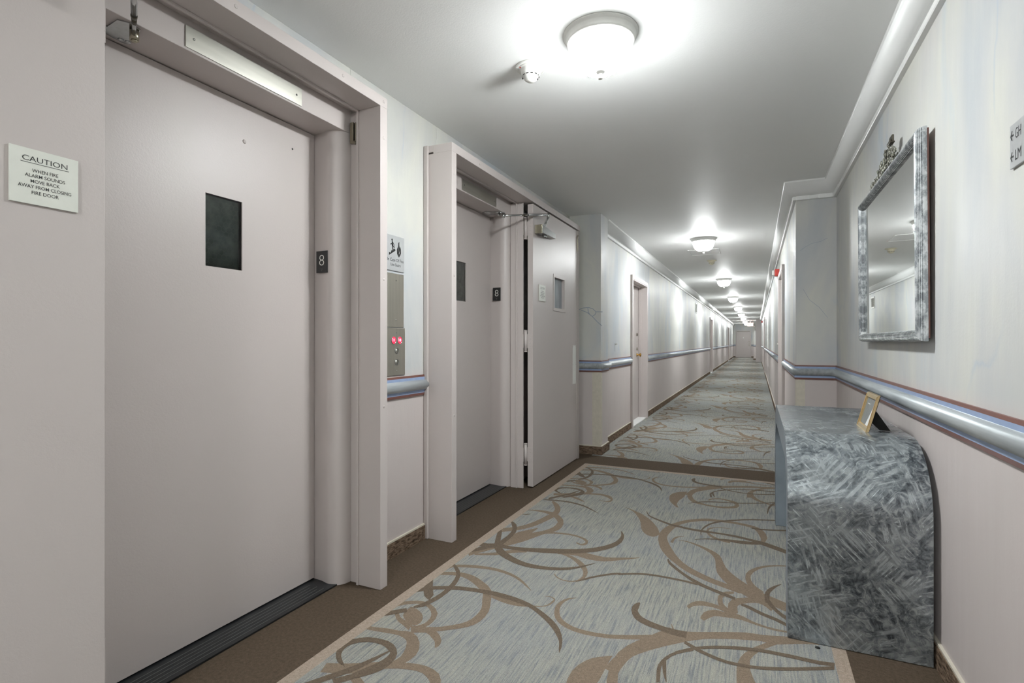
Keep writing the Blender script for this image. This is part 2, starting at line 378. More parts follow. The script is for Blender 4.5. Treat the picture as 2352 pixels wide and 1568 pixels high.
MOTIF = "TP-826,3625,-797,3610,-759,3587,-723,3560,-689,3529,-658,3493,-628,3455,-601,3411,-577,3367,-557,3325,-541,3285,-529,3248,-521,3214,-521,3188,-526,3167,-534,3151,-547,3141,-563,3143,-582,3154,-600,3175,-617,3203,-629,3233,-640,3267,-649,3310,-660,3357,-677,3409,-699,3461,-723,3511,-752,3557,-792,3597;TS37,3298,25,3320,49,3329,27,3355,61,3397,26,3377,54,3470,23,3399,39,3522,15,3442,20,3558,6,3486,-3,3580,-10,3527,-31,3595,-35,3550,-63,3605,-65,3562,-94,3613,-95,3572,-126,3618,-126,3577,-157,3620,-156,3578,-190,3620,-189,3576,-233,3619,-231,3571,-277,3614,-274,3562,-315,3596,-310,3546,-349,3573,-343,3523,-381,3547,-373,3496,-410,3517,-400,3464,-437,3483,-424,3426,-461,3442,-443,3379,-484,3394,-456,3319,-503,3340,-465,3258,-516,3280,-471,3207,-522,3201,-471,3174,-512,3114,-466,3144,-496,3043,-456,3105,-479,2986,-445,3069,-459,2939,-431,3032,-438,2899,-415,2990,-417,2864,-398,2948,-397,2835,-382,2912,-375,2808,-364,2876,-349,2774,-340,2838,-318,2740,-311,2802,-281,2709,-276,2769,-243,2682,-238,2740,-208,2662,-204,2716,-175,2645,-171,2697,-141,2630,-137,2681,-110,2616,-106,2671,-83,2604,-79,2671,-65,2596,-59,2673;TS-383,3225,-382,3218,-397,3219,-395,3209,-414,3209,-410,3193,-426,3192,-419,3170,-436,3166,-425,3145,-440,3129,-426,3114,-442,3100,-426,3087;DS-668,3594,-665,3599,-658,3556,-655,3565,-641,3511,-639,3527,-623,3484,-623,3506,-594,3458,-595,3483,-539,3416,-540,3445,-484,3379,-485,3411,-452,3367,-454,3401,-426,3363,-427,3397,-394,3353,-396,3387,-360,3345,-362,3379,-324,3340,-326,3376,-285,3338,-287,3375,-243,3342,-243,3374,-197,3344,-197,3372,-147,3339,-146,3369,-99,3330,-97,3363,-59,3319,-57,3352,-22,3303,-20,3339,12,3281,17,3329,50,3255,57,3313,105,3217,113,3275,150,3186,158,3241;DS-290,3284,-293,3280,-294,3310,-298,3307,-296,3343,-302,3344,-294,3372,-301,3382,-287,3405,-295,3425,-274,3452,-281,3476,-254,3502,-259,3529,-225,3545,-228,3573,-188,3583,-191,3612,-149,3616,-150,3644,-106,3645,-108,3671,-69,3670,-70,3697,-23,3694,-23,3721,57,3725,58,3748,127,3750,128,3768;DS-319,3191,-320,3198,-299,3206,-300,3216,-267,3224,-268,3238,-221,3240,-222,3258,-172,3251,-172,3275,-133,3246,-132,3282,-96,3238,-95,3286,-57,3242,-56,3291,-21,3250,-20,3297,11,3263,12,3304,35,3275,35,3311;TS-138,3475,-138,3469,-157,3477,-157,3469,-183,3477,-183,3466,-211,3468,-210,3457,-236,3454,-235,3441,-253,3441,-250,3420,-266,3419,-257,3397,-271,3381,-258,3377,-266,3337,-255,3360,-255,3304,-248,3337,-239,3278,-235,3312,-217,3256,-215,3289,-192,3239,-190,3269,-159,3228,-158,3254,-133,3221,-132,3245;DS-23,3526,-22,3553,-7,3525,-6,3550,17,3526,18,3548,44,3530,44,3552,77,3538,77,3560,128,3554,129,3578,171,3569,172,3594;DS-421,2846,-415,2853,-417,2824,-410,2838,-407,2794,-401,2818,-389,2765,-385,2793,-366,2734,-362,2762,-337,2699,-333,2725,-306,2664,-302,2691,-278,2634,-274,2665,-251,2610,-248,2644,-226,2593,-223,2625,-200,2579,-198,2609,-174,2564,-171,2594,-146,2550,-143,2580,-112,2534,-109,2562,-85,2522,-81,2547;DS-59,2481,-57,2500,-47,2474,-43,2498,-28,2463,-24,2491,-4,2445,1,2472,23,2426,28,2453,48,2414,53,2440,72,2403,77,2429,91,2388,97,2414,110,2374,116,2398,134,2359,140,2383,152,2348,158,2372;DS-610,2552,-614,2569,-583,2568,-587,2586,-547,2587,-551,2605,-516,2601,-519,2619,-482,2611,-485,2629,-441,2615,-443,2634,-398,2615,-399,2635,-355,2614,-356,2634,-314,2612,-315,2631,-276,2606,-276,2626,-248,2601,-248,2621;DS-775,2393,-778,2399,-761,2410,-766,2421,-741,2434,-748,2450,-722,2459,-729,2476,-699,2486,-705,2503,-668,2516,-674,2534,-637,2542,-643,2561,-615,2557,-620,2575,-600,2564,-605,2583;TS-405,3146,-406,3152,-386,3146,-386,3155,-357,3140,-358,3154,-324,3122,-323,3141,-288,3096,-287,3122,-254,3063,-252,3098,-225,3028,-220,3072,-207,2992,-196,3047,-196,2959,-176,3016,-191,2929,-163,2976,-188,2893,-154,2935,-184,2844,-145,2897,-174,2786,-137,2867,-155,2735,-124,2836,-132,2692,-105,2801,-107,2655,-83,2767,-80,2623,-58,2734,-53,2593,-31,2704,-26,2570,-7,2681,0,2561,15,2665,19,2558,31,2655;TS-21,2570,-6,2673,-10,2568,4,2664,7,2562,20,2651,32,2552,45,2635,59,2538,74,2617,86,2522,101,2599,112,2506,127,2583,139,2497,153,2566,160,2492,172,2554;TS181,3023,180,3015,163,3023,162,3012,138,3020,137,3007,111,3012,110,2997,82,2999,81,2982,53,2982,54,2961,27,2962,29,2935,4,2936,8,2904,-16,2906,-8,2870,-33,2873,-18,2837,-45,2827,-23,2813,-46,2773,-23,2791,-40,2728,-20,2762,-29,2692,-12,2733,-15,2659,-1,2706,2,2624,18,2679,17,2598,33,2659;DS109,2779,109,2774,97,2768,99,2756,82,2750,85,2731,65,2725,72,2698,49,2694,61,2667,39,2658,57,2646,35,2620,56,2626,36,2580,55,2594,39,2551,56,2566;DS35,2613,52,2626,36,2592,52,2610,41,2562,55,2588,52,2531,64,2558,65,2502,75,2528,77,2478,86,2504,89,2458,98,2485,99,2443,107,2473,111,2430,119,2462,132,2413,140,2443,150,2399,157,2427;TS-91,2606,-90,2585,-107,2600,-104,2571,-126,2589,-120,2551,-142,2568,-129,2533,-153,2534,-134,2519,-154,2489,-133,2498,-148,2450,-131,2475,-138,2425,-126,2458,-126,2410,-117,2443,-113,2395,-106,2428,-100,2384,-94,2418,-87,2376,-83,2415,-78,2372,-74,2414;TS-259,2357,-270,2375,-253,2372,-265,2395,-245,2389,-254,2421,-232,2399,-239,2439,-217,2407,-221,2450,-202,2412,-202,2453,-184,2413,-183,2451,-164,2412,-162,2446,-144,2407,-141,2438,-124,2397,-120,2426,-109,2387,-105,2417;TS-192,2281,-208,2297,-186,2293,-206,2319,-179,2306,-199,2352,-169,2322,-183,2377,-157,2337,-163,2394,-144,2343,-144,2396,-127,2346,-126,2393,-108,2349,-107,2397,-89,2352,-87,2399,-71,2353,-67,2395,-52,2352,-48,2387,-34,2347,-30,2374,-14,2340,-11,2360,10,2332,13,2350,35,2326,37,2342,58,2322,60,2339,83,2321,85,2337,115,2325,117,2339,141,2330,143,2341;TS-68,2410,-84,2376,-71,2436,-96,2390,-72,2458,-109,2423,-72,2460,-109,2476,-73,2466,-96,2523,-67,2480,-76,2545,-51,2500,-55,2557,-26,2520,-28,2574,-1,2533,1,2586,15,2533,22,2578,30,2524,39,2561,47,2503,57,2537,59,2483,70,2517;TS-309,2055,-322,2138,-289,2064,-301,2147,-263,2077,-274,2158,-241,2094,-251,2166,-218,2113,-227,2175,-197,2129,-204,2184,-174,2145,-178,2196,-141,2161,-144,2212,-104,2177,-107,2229,-69,2191,-70,2245,-36,2202,-35,2259,-6,2211,-3,2264,21,2217,25,2268,45,2216,50,2275,67,2216,72,2282,89,2226,93,2289,111,2238,115,2295,134,2251,139,2295,159,2263,163,2294,190,2274,193,2293,216,2282,217,2292;TS67,2251,71,2216,45,2226,51,2193,19,2194,26,2162,-3,2166,7,2132,-23,2136,-8,2102,-39,2104,-17,2075,-51,2071,-23,2049,-58,2038,-26,2032,-61,2001,-28,2011,-60,1949,-27,1964,-58,1908,-26,1924;TS-236,2163,-227,2106,-251,2155,-240,2094,-273,2140,-258,2078,-293,2113,-277,2060,-315,2082,-301,2037,-346,2048,-332,2005,-378,2013,-362,1971,-405,1981,-387,1940,-429,1948,-408,1908,-450,1911,-423,1872,-467,1872,-433,1840,-475,1831,-435,1810,-477,1802,-436,1787;TP-472,4198,-474,4171,-476,4132,-477,4085,-479,4037,-488,3994,-498,3954,-502,3914,-504,3879,-504,3850,-500,3824,-490,3794,-482,3771,-487,3765,-497,3771,-511,3795,-527,3826,-541,3853,-554,3884,-565,3922,-573,3963,-578,4008,-578,4053,-568,4094,-552,4129,-536,4152,-517,4169,-492,4186;TS-311,4482,-302,4409,-341,4437,-332,4367,-378,4380,-368,4310,-410,4333,-396,4249,-438,4284,-417,4188,-458,4230,-427,4134,-468,4149,-429,4109,-456,4052,-429,4102,-438,3993,-422,4067,-419,3953,-411,4026,-397,3925,-395,3990,-374,3911,-374,3963,-347,3903,-348,3943,-315,3891,-316,3926,-280,3882,-280,3916,-244,3877,-245,3913,-208,3879,-209,3918,-170,3893,-172,3936,-137,3911,-141,3963,-117,3929,-127,3995,-104,3980,-128,3998,-112,4048,-127,3986,-129,4074,-135,4014,-153,4090,-155,4044,-181,4103,-182,4069,-209,4114,-209,4085,-239,4117,-238,4091,-269,4104,-267,4078,-294,4085,-291,4057,-307,4066,-301,4035,-313,4051,-304,4017;TS-726,2248,-725,2245,-740,2241,-737,2234,-757,2230,-750,2217,-769,2212,-759,2197,-778,2191,-763,2174,-783,2168,-764,2153,-784,2141,-761,2133,-777,2108,-756,2111,-767,2076,-748,2090,-753,2049,-739,2072,-736,2027,-728,2057,-719,2012,-716,2045,-701,2001,-701,2033,-680,1991,-682,2023,-656,1984,-660,2014,-630,1980,-634,2009,-599,1979,-604,2008,-561,1983,-567,2010,-522,1990,-527,2017,-485,2001,-491,2029,-450,2014,-456,2044,-415,2029,-421,2060,-380,2045,-386,2078,-344,2061,-350,2097,-310,2075,-317,2118,-276,2086,-284,2143,-250,2093,-261,2164;DS-462,2324,-457,2317,-471,2314,-456,2296,-479,2297,-454,2273,-483,2274,-455,2259,-480,2242,-455,2252,-470,2212,-451,2241,-458,2188,-444,2227,-443,2171,-435,2213,-425,2158,-422,2201,-404,2148,-402,2190,-380,2140,-380,2181,-358,2135,-357,2174,-334,2130,-334,2168,-307,2124,-307,2165,-282,2119,-282,2164,-260,2118,-261,2166,-244,2119,-245,2168;TS-310,2198,-308,2200,-305,2177,-301,2182,-300,2157,-294,2165;DS-247,2079,-244,2097,-228,2065,-225,2086,-204,2049,-200,2071,-180,2037,-177,2058,-155,2027,-152,2047,-126,2018,-124,2037,-98,2012,-96,2031,-75,2011,-74,2030,-54,2013,-53,2032,-34,2014,-33,2033,-11,2018,-10,2037,18,2025,19,2045,52,2036,53,2057,91,2052,92,2073,136,2073,138,2094,197,2104,199,2126,248,2131,250,2153;DS-291,1805,-302,1800,-294,1827,-306,1822,-297,1855,-310,1851,-300,1878,-313,1876,-300,1898,-313,1903,-296,1922,-307,1933,-288,1948,-297,1962,-277,1973,-284,1987,-261,1996,-266,2012,-234,2022,-238,2039,-209,2042,-213,2061;DS-266,1994,-270,2010,-248,2013,-252,2029,-222,2037,-226,2054,-197,2057,-200,2075,-168,2075,-170,2095,-135,2091,-137,2112,-101,2106,-102,2127,-68,2117,-67,2140,-34,2126,-33,2150,-2,2134,-1,2158,32,2139,35,2163,74,2142,77,2165,119,2143,122,2167,163,2142,167,2166,202,2142,206,2167,231,2147,235,2172,250,2151,254,2176;DS-271,4129,-272,4123,-277,4161,-281,4145,-283,4200,-291,4176,-288,4232,-298,4210,-292,4257,-302,4237;TS-49,4351,-19,4386,-45,4304,-19,4353,-35,4243,-17,4313,-17,4196,-6,4264,4,4160,11,4215,26,4141,30,4183,49,4127,51,4158,69,4108,72,4136,90,4091,93,4119,116,4081,118,4105,135,4074,137,4095;DS-433,3887,-434,3893,-418,3904,-420,3916,-392,3927,-395,3946,-353,3955,-355,3976,-304,3981,-306,4003,-252,3999,-253,4020,-196,4014,-197,4034,-145,4027,-145,4046,-89,4044,-89,4064,-16,4077,-17,4096,53,4113,53,4132,105,4147,105,4168,139,4172,140,4195;DS138,4176,139,4149,123,4161,124,4124,104,4133,108,4091,89,4089,97,4056,78,4037,88,4016,72,3981,81,3972,69,3932,77,3929,68,3899,74,3899,68,3878,72,3879;DS-736,3147,-734,3153,-727,3115,-720,3130,-719,3081,-702,3087,-717,3049,-693,3031,-719,3012,-692,2975,-725,2975,-701,2925,-740,2934,-718,2880,-767,2888,-747,2833,-803,2844,-783,2789,-844,2808,-825,2753,-892,2777,-873,2721,-948,2751,-928,2692,-1009,2728,-988,2668,-1070,2705,-1049,2648,-1129,2684,-1110,2634,-1186,2668,-1168,2624,-1236,2659,-1220,2619,-1280,2662,-1262,2616,-1311,2667,-1291,2616;DS-749,2646,-748,2642,-766,2623,-763,2615,-792,2593,-786,2579,-821,2563,-813,2543,-855,2535,-845,2510,-897,2513,-887,2484,-945,2498,-933,2465,-997,2491,-984,2453,-1047,2492,-1033,2448,-1084,2498,-1070,2450,-1118,2510,-1105,2458,-1161,2531,-1147,2472,-1204,2558,-1191,2493,-1242,2588,-1232,2517,-1273,2618,-1271,2548,-1290,2634,-1304,2589,-1304,2653,-1332,2639,-1323,2697,-1357,2699,-1345,2753,-1379,2757,-1370,2813,-1401,2817,-1391,2860,-1418,2863;DS-1411,3028,-1412,3038,-1389,2991,-1388,3024,-1366,2951,-1355,2991,-1352,2925,-1326,2937,-1339,2894,-1305,2877,-1330,2851,-1296,2819,-1325,2798,-1292,2762,-1327,2734,-1291,2694,-1330,2684,-1292,2640;DS-1406,2587,-1431,2638,-1382,2591,-1405,2639,-1352,2596,-1374,2642,-1324,2601,-1349,2654,-1302,2604,-1332,2665;DS-1409,2490,-1415,2498,-1391,2506,-1408,2530,-1370,2529,-1397,2568,-1355,2554,-1383,2597,-1340,2578,-1365,2620,-1321,2600,-1345,2641,-1306,2615,-1328,2654;TS-1387,2449,-1423,2499,-1363,2492,-1399,2544,-1334,2543,-1369,2596,-1313,2578,-1344,2629,-1298,2601,-1326,2648;TS-1365,2470,-1375,2488,-1317,2489,-1330,2514,-1261,2515,-1279,2547,-1227,2546,-1247,2581,-1198,2576,-1217,2614,-1158,2601,-1174,2637,-1125,2618,-1140,2652;TS-1385,2835,-1415,2893,-1347,2868,-1376,2922,-1301,2913,-1329,2966,-1268,2962,-1299,3019,-1240,3018,-1276,3081,-1219,3090,-1258,3156,-1204,3158,-1245,3229,-1194,3199,-1235,3270,-1188,3237,-1231,3300,-1186,3291,-1235,3345,-1197,3364,-1241,3375,-1228,3443,-1248,3392,-1262,3496,-1265,3427,-1296,3530,-1292,3477,-1321,3548,-1318,3520;TS-1404,3279,-1407,3288,-1370,3283,-1377,3301,-1327,3284,-1338,3314,-1287,3277,-1300,3318,-1248,3264,-1264,3316,-1217,3246,-1233,3312,-1190,3221,-1200,3295,-1159,3181,-1160,3255,-1138,3146,-1120,3199,-1135,3135,-1092,3125,-1133,3114,-1082,3063,-1129,3083,-1084,3017,-1132,3043,-1096,2979,-1146,2997,-1119,2943,-1170,2951,-1144,2902,-1205,2912,-1168,2842,-1242,2878,-1191,2783,-1271,2852,-1210,2742,-1294,2817,-1228,2709,-1309,2754,-1253,2670,-1317,2701,-1274,2639;TS-1215,2993,-1208,2982,-1227,2974,-1209,2943,-1245,2948,-1215,2894,-1269,2914,-1234,2852,-1292,2876,-1254,2814,-1304,2834,-1265,2776,-1310,2802,-1272,2748;TS-1150,2909,-1159,2932,-1125,2925,-1135,2949,-1089,2943,-1098,2968,-1045,2954,-1052,2978,-998,2958,-1005,2982,-957,2953,-962,2977,-922,2939,-926,2964,-894,2916,-896,2947,-879,2896,-872,2920,-879,2893,-862,2876,-880,2878,-867,2851,-887,2865,-879,2840,-898,2858,-894,2838,-913,2864,-910,2847,-925,2874,-924,2858;TS-560,2812,-558,2807,-564,2807,-562,2799,-577,2797,-574,2785,-611,2781,-605,2759,-652,2764,-643,2730,-689,2746,-678,2703,-727,2735,-714,2681,-769,2738,-756,2671,-812,2745,-797,2670,-847,2751,-833,2680,-881,2751,-865,2690,-911,2732,-896,2687,-935,2709,-925,2679,-956,2694,-949,2673,-971,2684,-965,2669;TS-947,2675,-951,2695,-918,2663,-923,2689,-882,2643,-885,2676,-849,2613,-850,2654,-820,2580,-818,2627,-798,2552,-790,2594,-782,2528,-768,2556,-773,2507,-753,2516,-768,2487,-747,2478,-765,2466,-749,2449,-767,2442,-757,2426,-775,2418,-769,2406,-790,2400,-786,2390,-812,2392,-809,2382,-837,2391,-835,2382,-860,2400,-858,2390,-879,2413,-879,2403,-890,2427,-892,2420,-896,2439,-899,2434;DS-1411,3183,-1414,3192,-1391,3182,-1396,3195,-1368,3184,-1376,3201,-1358,3199,-1364,3212,-1353,3214,-1357,3222;TS-1424,2240,-1429,2246,-1411,2262,-1421,2275,-1390,2288,-1405,2309,-1360,2304,-1375,2331,-1324,2317,-1340,2346,-1289,2328,-1304,2358,-1252,2336,-1266,2365,-1215,2342,-1227,2370,-1175,2343,-1186,2371,-1131,2337,-1140,2364,-1089,2326,-1096,2352,-1055,2311,-1060,2336,-1026,2294,-1028,2316,-999,2275,-1000,2293,-975,2256,-975,2270,-952,2238,-952,2246,-936,2224,-935,2228;DS-1417,2321,-1418,2334,-1395,2301,-1397,2322,-1371,2275,-1369,2301,-1351,2253,-1342,2274,-1335,2231,-1317,2240,-1323,2206,-1298,2202,-1313,2176,-1285,2164,-1306,2146,-1277,2129,-1301,2113,-1272,2093,-1297,2072,-1270,2050,-1297,2030,-1271,2008,-1301,1993,-1276,1970,-1308,1960,-1283,1937,-1314,1935,-1289,1912,-1320,1915,-1299,1892,-1330,1895,-1316,1878,-1339,1880,-1330,1870;DS-1423,1968,-1435,1981,-1412,1981,-1429,2000,-1394,2000,-1415,2025,-1371,2024,-1391,2050,-1341,2048,-1360,2075,-1304,2066,-1322,2095,-1265,2081,-1283,2112,-1233,2092,-1250,2123,-1201,2100,-1216,2131,-1166,2105,-1181,2137,-1131,2109,-1145,2140,-1097,2110,-1110,2145,-1059,2109,-1073,2147,-1013,2106,-1025,2144,-967,2101,-977,2138,-928,2094,-935,2128,-892,2084,-897,2115,-860,2068,-862,2098,-829,2047,-829,2078,-795,2022,-793,2055,-763,1995,-759,2029,-737,1969,-730,2002,-716,1945,-705,1972,-698,1921,-685,1938,-682,1897,-671,1907,-673,1876,-663,1880,-667,1856,-657,1857,-660,1836,-655,1837,-655,1823,-653,1823;TS-1409,2184,-1427,2211,-1381,2197,-1399,2226,-1345,2211,-1363,2243,-1316,2216,-1335,2252,-1288,2214,-1307,2257,-1258,2204,-1276,2255,-1227,2188,-1242,2247,-1194,2167,-1204,2229,-1162,2143,-1168,2207,-1136,2124,-1135,2185,-1122,2110,-1100,2149,-1112,2090,-1073,2100,-1096,2053,-1057,2061,-1077,2017,-1040,2022,-1065,1988,-1024,1977,-1059,1956,-1018,1932,-1058,1923,-1020,1892,-1061,1893,-1029,1861,-1070,1866,-1045,1835,-1087,1842,-1066,1814,-1108,1821,-1089,1795,-1131,1801,-1112,1776,-1153,1785,-1135,1759,-1175,1774,-1157,1748,-1192,1767,-1174,1741;TS-1069,2091,-1080,2127,-1042,2082,-1053,2122,-1007,2073,-1019,2114,-978,2069,-989,2107,-951,2068,-961,2101,-927,2072,-935,2097,-903,2078,-909,2096,-876,2089,-880,2101,-851,2101,-854,2109,-833,2110,-836,2118,-819,2122,-823,2130,-808,2141,-816,2151,-803,2161,-813,2173,-802,2180,-811,2185,-808,2199,-811,2191,-822,2208,-821,2199,-836,2212,-835,2205,-849,2208,-847,2204,-858,2204,-857,2200;DS-1424,1742,-1433,1751,-1409,1755,-1425,1771,-1390,1772,-1413,1795,-1373,1790,-1397,1815,-1358,1807,-1380,1832,-1344,1820,-1366,1845,-1334,1829,-1356,1854;TS-1384,1810,-1372,1820,-1366,1788,-1355,1801,-1338,1761,-1336,1784,-1311,1746,-1318,1776,-1287,1737,-1297,1770,-1263,1725,-1275,1766,-1245,1716,-1259,1764;TP-1347,1873,-1332,1872,-1312,1867,-1291,1857,-1271,1844,-1257,1830,-1246,1815,-1238,1797,-1235,1780,-1236,1766,-1242,1757,-1255,1754,-1271,1756,-1287,1764,-1304,1774,-1320,1786,-1335,1800,-1342,1818,-1346,1837,-1347,1857;TS-1418,1817,-1426,1823,-1409,1836,-1423,1848,-1396,1858,-1415,1878,-1380,1877,-1399,1899,-1361,1892,-1378,1915,-1339,1905,-1354,1927,-1315,1910,-1328,1934,-1291,1905,-1301,1933,-1269,1893,-1274,1923,-1247,1875,-1242,1904,-1234,1860,-1211,1873,-1225,1844,-1196,1836,-1218,1821,-1192,1806,-1216,1800,-1193,1784,-1218,1782,-1197,1764,-1226,1768,-1199,1744,-1234,1759,-1200,1729;TS-1416,1649,-1432,1672,-1391,1652,-1407,1675,-1360,1656,-1376,1679,-1334,1660,-1352,1686,-1309,1664,-1328,1692,-1285,1668,-1301,1695,-1259,1670,-1275,1698,-1231,1664,-1252,1707,-1211,1654,-1225,1711,-1202,1644,-1189,1694,-1196,1636,-1156,1663,-1190,1625,-1133,1627,-1182,1609,-1122,1591,-1173,1586,-1123,1561,-1167,1562,-1130,1537,-1170,1541,-1143,1519,-1175,1526,-1154,1508;TS-1225,1703,-1259,1750,-1202,1718,-1228,1757,-1174,1730,-1192,1764,-1153,1723,-1163,1762,-1135,1711,-1137,1753,-1119,1701,-1112,1735,-1109,1693,-1089,1711,-1104,1687,-1079,1686,-1097,1676,-1078,1671,-1091,1668,-1081,1663,-1088,1661,-1084,1659;DS-1310,1431,-1309,1429,-1326,1442,-1326,1432,-1345,1456,-1349,1439,-1360,1468,-1372,1454,-1372,1480,-1393,1475,-1380,1494,-1409,1499,-1385,1510,-1416,1524,-1386,1530,-1415,1549,-1379,1550,-1404,1572,-1361,1569,-1384,1592,-1336,1584,-1357,1609,-1308,1591,-1327,1618,-1280,1591,-1296,1621,-1255,1584,-1267,1620,-1235,1574,-1240,1612,-1222,1567,-1213,1595,-1216,1563,-1189,1569,-1212,1552,-1176,1541,-1211,1534,-1172,1515,-1213,1516,-1173,1490,-1219,1496,-1178,1467,-1226,1478,-1188,1448,-1236,1458,-1200,1430,-1246,1433,-1216,1410,-1258,1408,-1234,1388,-1280,1380,-1255,1360,-1299,1359,-1271,1338;TS-1364,3680,-1382,3729,-1333,3689,-1351,3741,-1294,3702,-1313,3757,-1260,3719,-1280,3776,-1228,3740,-1247,3795,-1198,3767,-1213,3813,-1167,3793,-1179,3830,-1133,3809,-1143,3844,-1099,3819,-1108,3854,-1069,3825,-1078,3861,-1040,3824,-1048,3862,-1008,3808,-1017,3857,-980,3785,-988,3845,-960,3763,-963,3819,-952,3752,-941,3776,-951,3750,-933,3722,-952,3728,-940,3696,-962,3708,-955,3685,-979,3698,-976,3684,-1004,3703,-1002,3693,-1026,3712,-1025,3703;TS-1259,3701,-1262,3713,-1237,3690,-1244,3717,-1209,3674,-1218,3715,-1181,3657,-1190,3701,-1153,3641,-1160,3680,-1126,3625,-1130,3649,-1106,3614,-1107,3622;DS-1358,3564,-1375,3602,-1339,3601,-1355,3636,-1312,3649,-1327,3683,-1284,3694,-1299,3729,-1256,3745,-1271,3780,-1234,3822,-1244,3843,-1220,3887,-1224,3896;DS-1389,3539,-1393,3551,-1375,3541,-1381,3557,-1352,3543,-1360,3566,-1320,3550,-1328,3574,-1280,3556,-1288,3580,-1235,3558,-1243,3584,-1186,3553,-1193,3580,-1133,3536,-1139,3563,-1083,3514,-1088,3540,-1047,3490,-1051,3514,-1016,3465,-1018,3485,-977,3435,-979,3447,-948,3412,-948,3417;DS-1400,4355,-1410,4451,-1378,4323,-1388,4416,-1349,4287,-1362,4375,-1324,4271,-1336,4338,-1307,4264,-1315,4310"
# ---------------------------------------------------------------- dimensions
H = 2.44; XL = -1.75; XR = .585; CL = -1.50; CR = .298; Y0 = -3.6; YE = 42.3
PL0, PL1 = 5.20, 5.48       # left pillar
PR = 4.90                   # right wall steps in here

# ---------------------------------------------------------------- floor
def clip(poly, x0, x1, y0, y1):
    for ax, v, sg in ((0, x0, 1), (0, x1, -1), (1, y0, 1), (1, y1, -1)):
        out = []
        for i in range(len(poly)):
            a, b = poly[i - 1], poly[i]; ia = (a[ax] - v) * sg >= 0; ib = (b[ax] - v) * sg >= 0
            if ia != ib:
                t = (v - a[ax]) / (b[ax] - a[ax]); out.append((a[0] + (b[0] - a[0]) * t, a[1] + (b[1] - a[1]) * t))
            if ib: out.append(b)
        poly = out
        if len(poly) < 3: return []
    return poly
fl = MB()
fl.box(-2.05, .75, Y0, YE + .2, -.1, 0, 1)
def rect(x0, x1, y0, y1, z, m): fl.face([(x0, y0, z), (x1, y0, z), (x1, y1, z), (x0, y1, z)], m)
rect(-1.455, .302, Y0 + .3, 4.775, .0004, 2)
rect(-1.402, .255, Y0 + .35, 4.722, .0007, 0)
rect(CL, CR, 5.14, YE, .0005, 0)
def motifs(off, x0, x1, y0, y1):
    for i, q in enumerate(MOTIF.split(';')):
        m = 3 if q[0] == 'T' else 4; z = (.0010 if m == 3 else .0015) + i * 4e-6
        a = [int(v) / 1000 for v in q[2:].split(',')]
        ys = a[1::2]
        if min(ys) + off > y1 or max(ys) + off < y0: continue
        if q[1] == 'P': polys = [[(a[j], a[j + 1] + off) for j in range(0, len(a), 2)]]
        else:
            polys = []
            for j in range(0, len(a) - 4, 4):
                polys.append([(a[j], a[j + 1] + off), (a[j + 2], a[j + 3] + off), (a[j + 6], a[j + 7] + off), (a[j + 4], a[j + 5] + off)])
        for p in polys:
            p = clip(p, x0, x1, y0, y1)
            if len(p) > 2: fl.face([(u, v, z) for u, v in p], m)
for k in range(-3, 2): motifs(k * 2.31, -1.402, .255, Y0 + .35, 4.722)
for k in range(-2, 17): motifs(1.92 + k * 2.31, CL, CR, 5.14, YE)
floor = fl.build('floor', ['carpet_ground', 'carpet_brown', 'carpet_border', 'carpet_scroll_light', 'carpet_scroll_dark'], fixn=False)
# faces must look up
for p in floor.data.polygons:
    if p.material_index != 1 and p.normal.z < 0: p.flip()
floor.data.update(); tag(floor, kind='structure')

# ---------------------------------------------------------------- ceiling and walls
c = MB(); c.box(-2.05, .75, Y0, YE + .2, H, H + .1); tag(c.build('ceiling', 'ceiling_paint'), kind='structure')
E1 = (.85, 1.95); E2 = (2.693, 3.793)     # lift openings
DL = [(7.0, 8.0), (20.15, 21.2), (33.8, 34.8)]   # corridor doors left / right (openings)
DR = [(6.80, 7.80), (20.9, 21.9)]
wl = MB()
y = Y0
for a, b in (E1, E2):
    wl.box(-2.05, XL, y, a, 0, H); wl.box(-2.05, XL, a, b, 2.26, H); y = b
wl.box(-2.05, XL, y, PL0, 0, H)
wl.box(-2.05, -1.42, PL0, PL1, 0, H)
y = PL1
for a, b in DL:
    wl.box(-1.75, CL, y, a, 0, H); wl.box(-1.75, CL, a, b, 1.975, H); wl.box(-1.75, -1.66, a, b, 0, 1.975); y = b
wl.box(-1.75, CL, y, YE + .2, 0, H)
tag(wl.build('wall_left', 'wall_paint', bevel=.003), kind='structure')
wr = MB(); wr.box(XR, .75, Y0, PR, 0, H); y = PR
for a, b in DR:
    wr.box(CR, .75, y, a, 0, H); wr.box(CR, .75, a, b, 1.975, H); wr.box(.46, .75, a, b, 0, 1.975); y = b
wr.box(CR, .75, y, YE + .2, 0, H)
tag(wr.build('wall_right', 'wall_paint', bevel=.003), kind='structure')
b_ = MB(); b_.box(-2.05, .75, Y0 - .15, Y0, 0, H); tag(b_.build('wall_back', 'wall_paint'), kind='structure')
b_ = MB(); b_.box(CL, CR, YE, YE + .15, 0, H); tag(b_.build('wall_far', 'wall_paint'), kind='structure')
b_ = MB(); b_.box(-.128, CR, 37.0, 37.25, 0, H); tag(b_.build('wall_stub', 'wall_paint'), kind='structure')
b_ = MB(); b_.box(.0, CR, 33.0, 33.12, 0, 2.16); b_.box(.02, CR, 33.02, 33.1, 2.16, H); tag(b_.build('trim_jamb', 'casing_paint', bevel=.003), kind='structure')
# painted corner strips of both pillars
b_ = MB(); b_.box(-1.508, -1.4185, PL0 - .002, PL0 + .05, .09, .835); tag(b_.build('trim_corner', 'cream_strip'), kind='structure')
b_ = MB(); b_.box(CR - .0015, .364, PR - .002, PR + .05, .09, .835); tag(b_.build('trim_corner', 'cream_strip'), kind='structure')

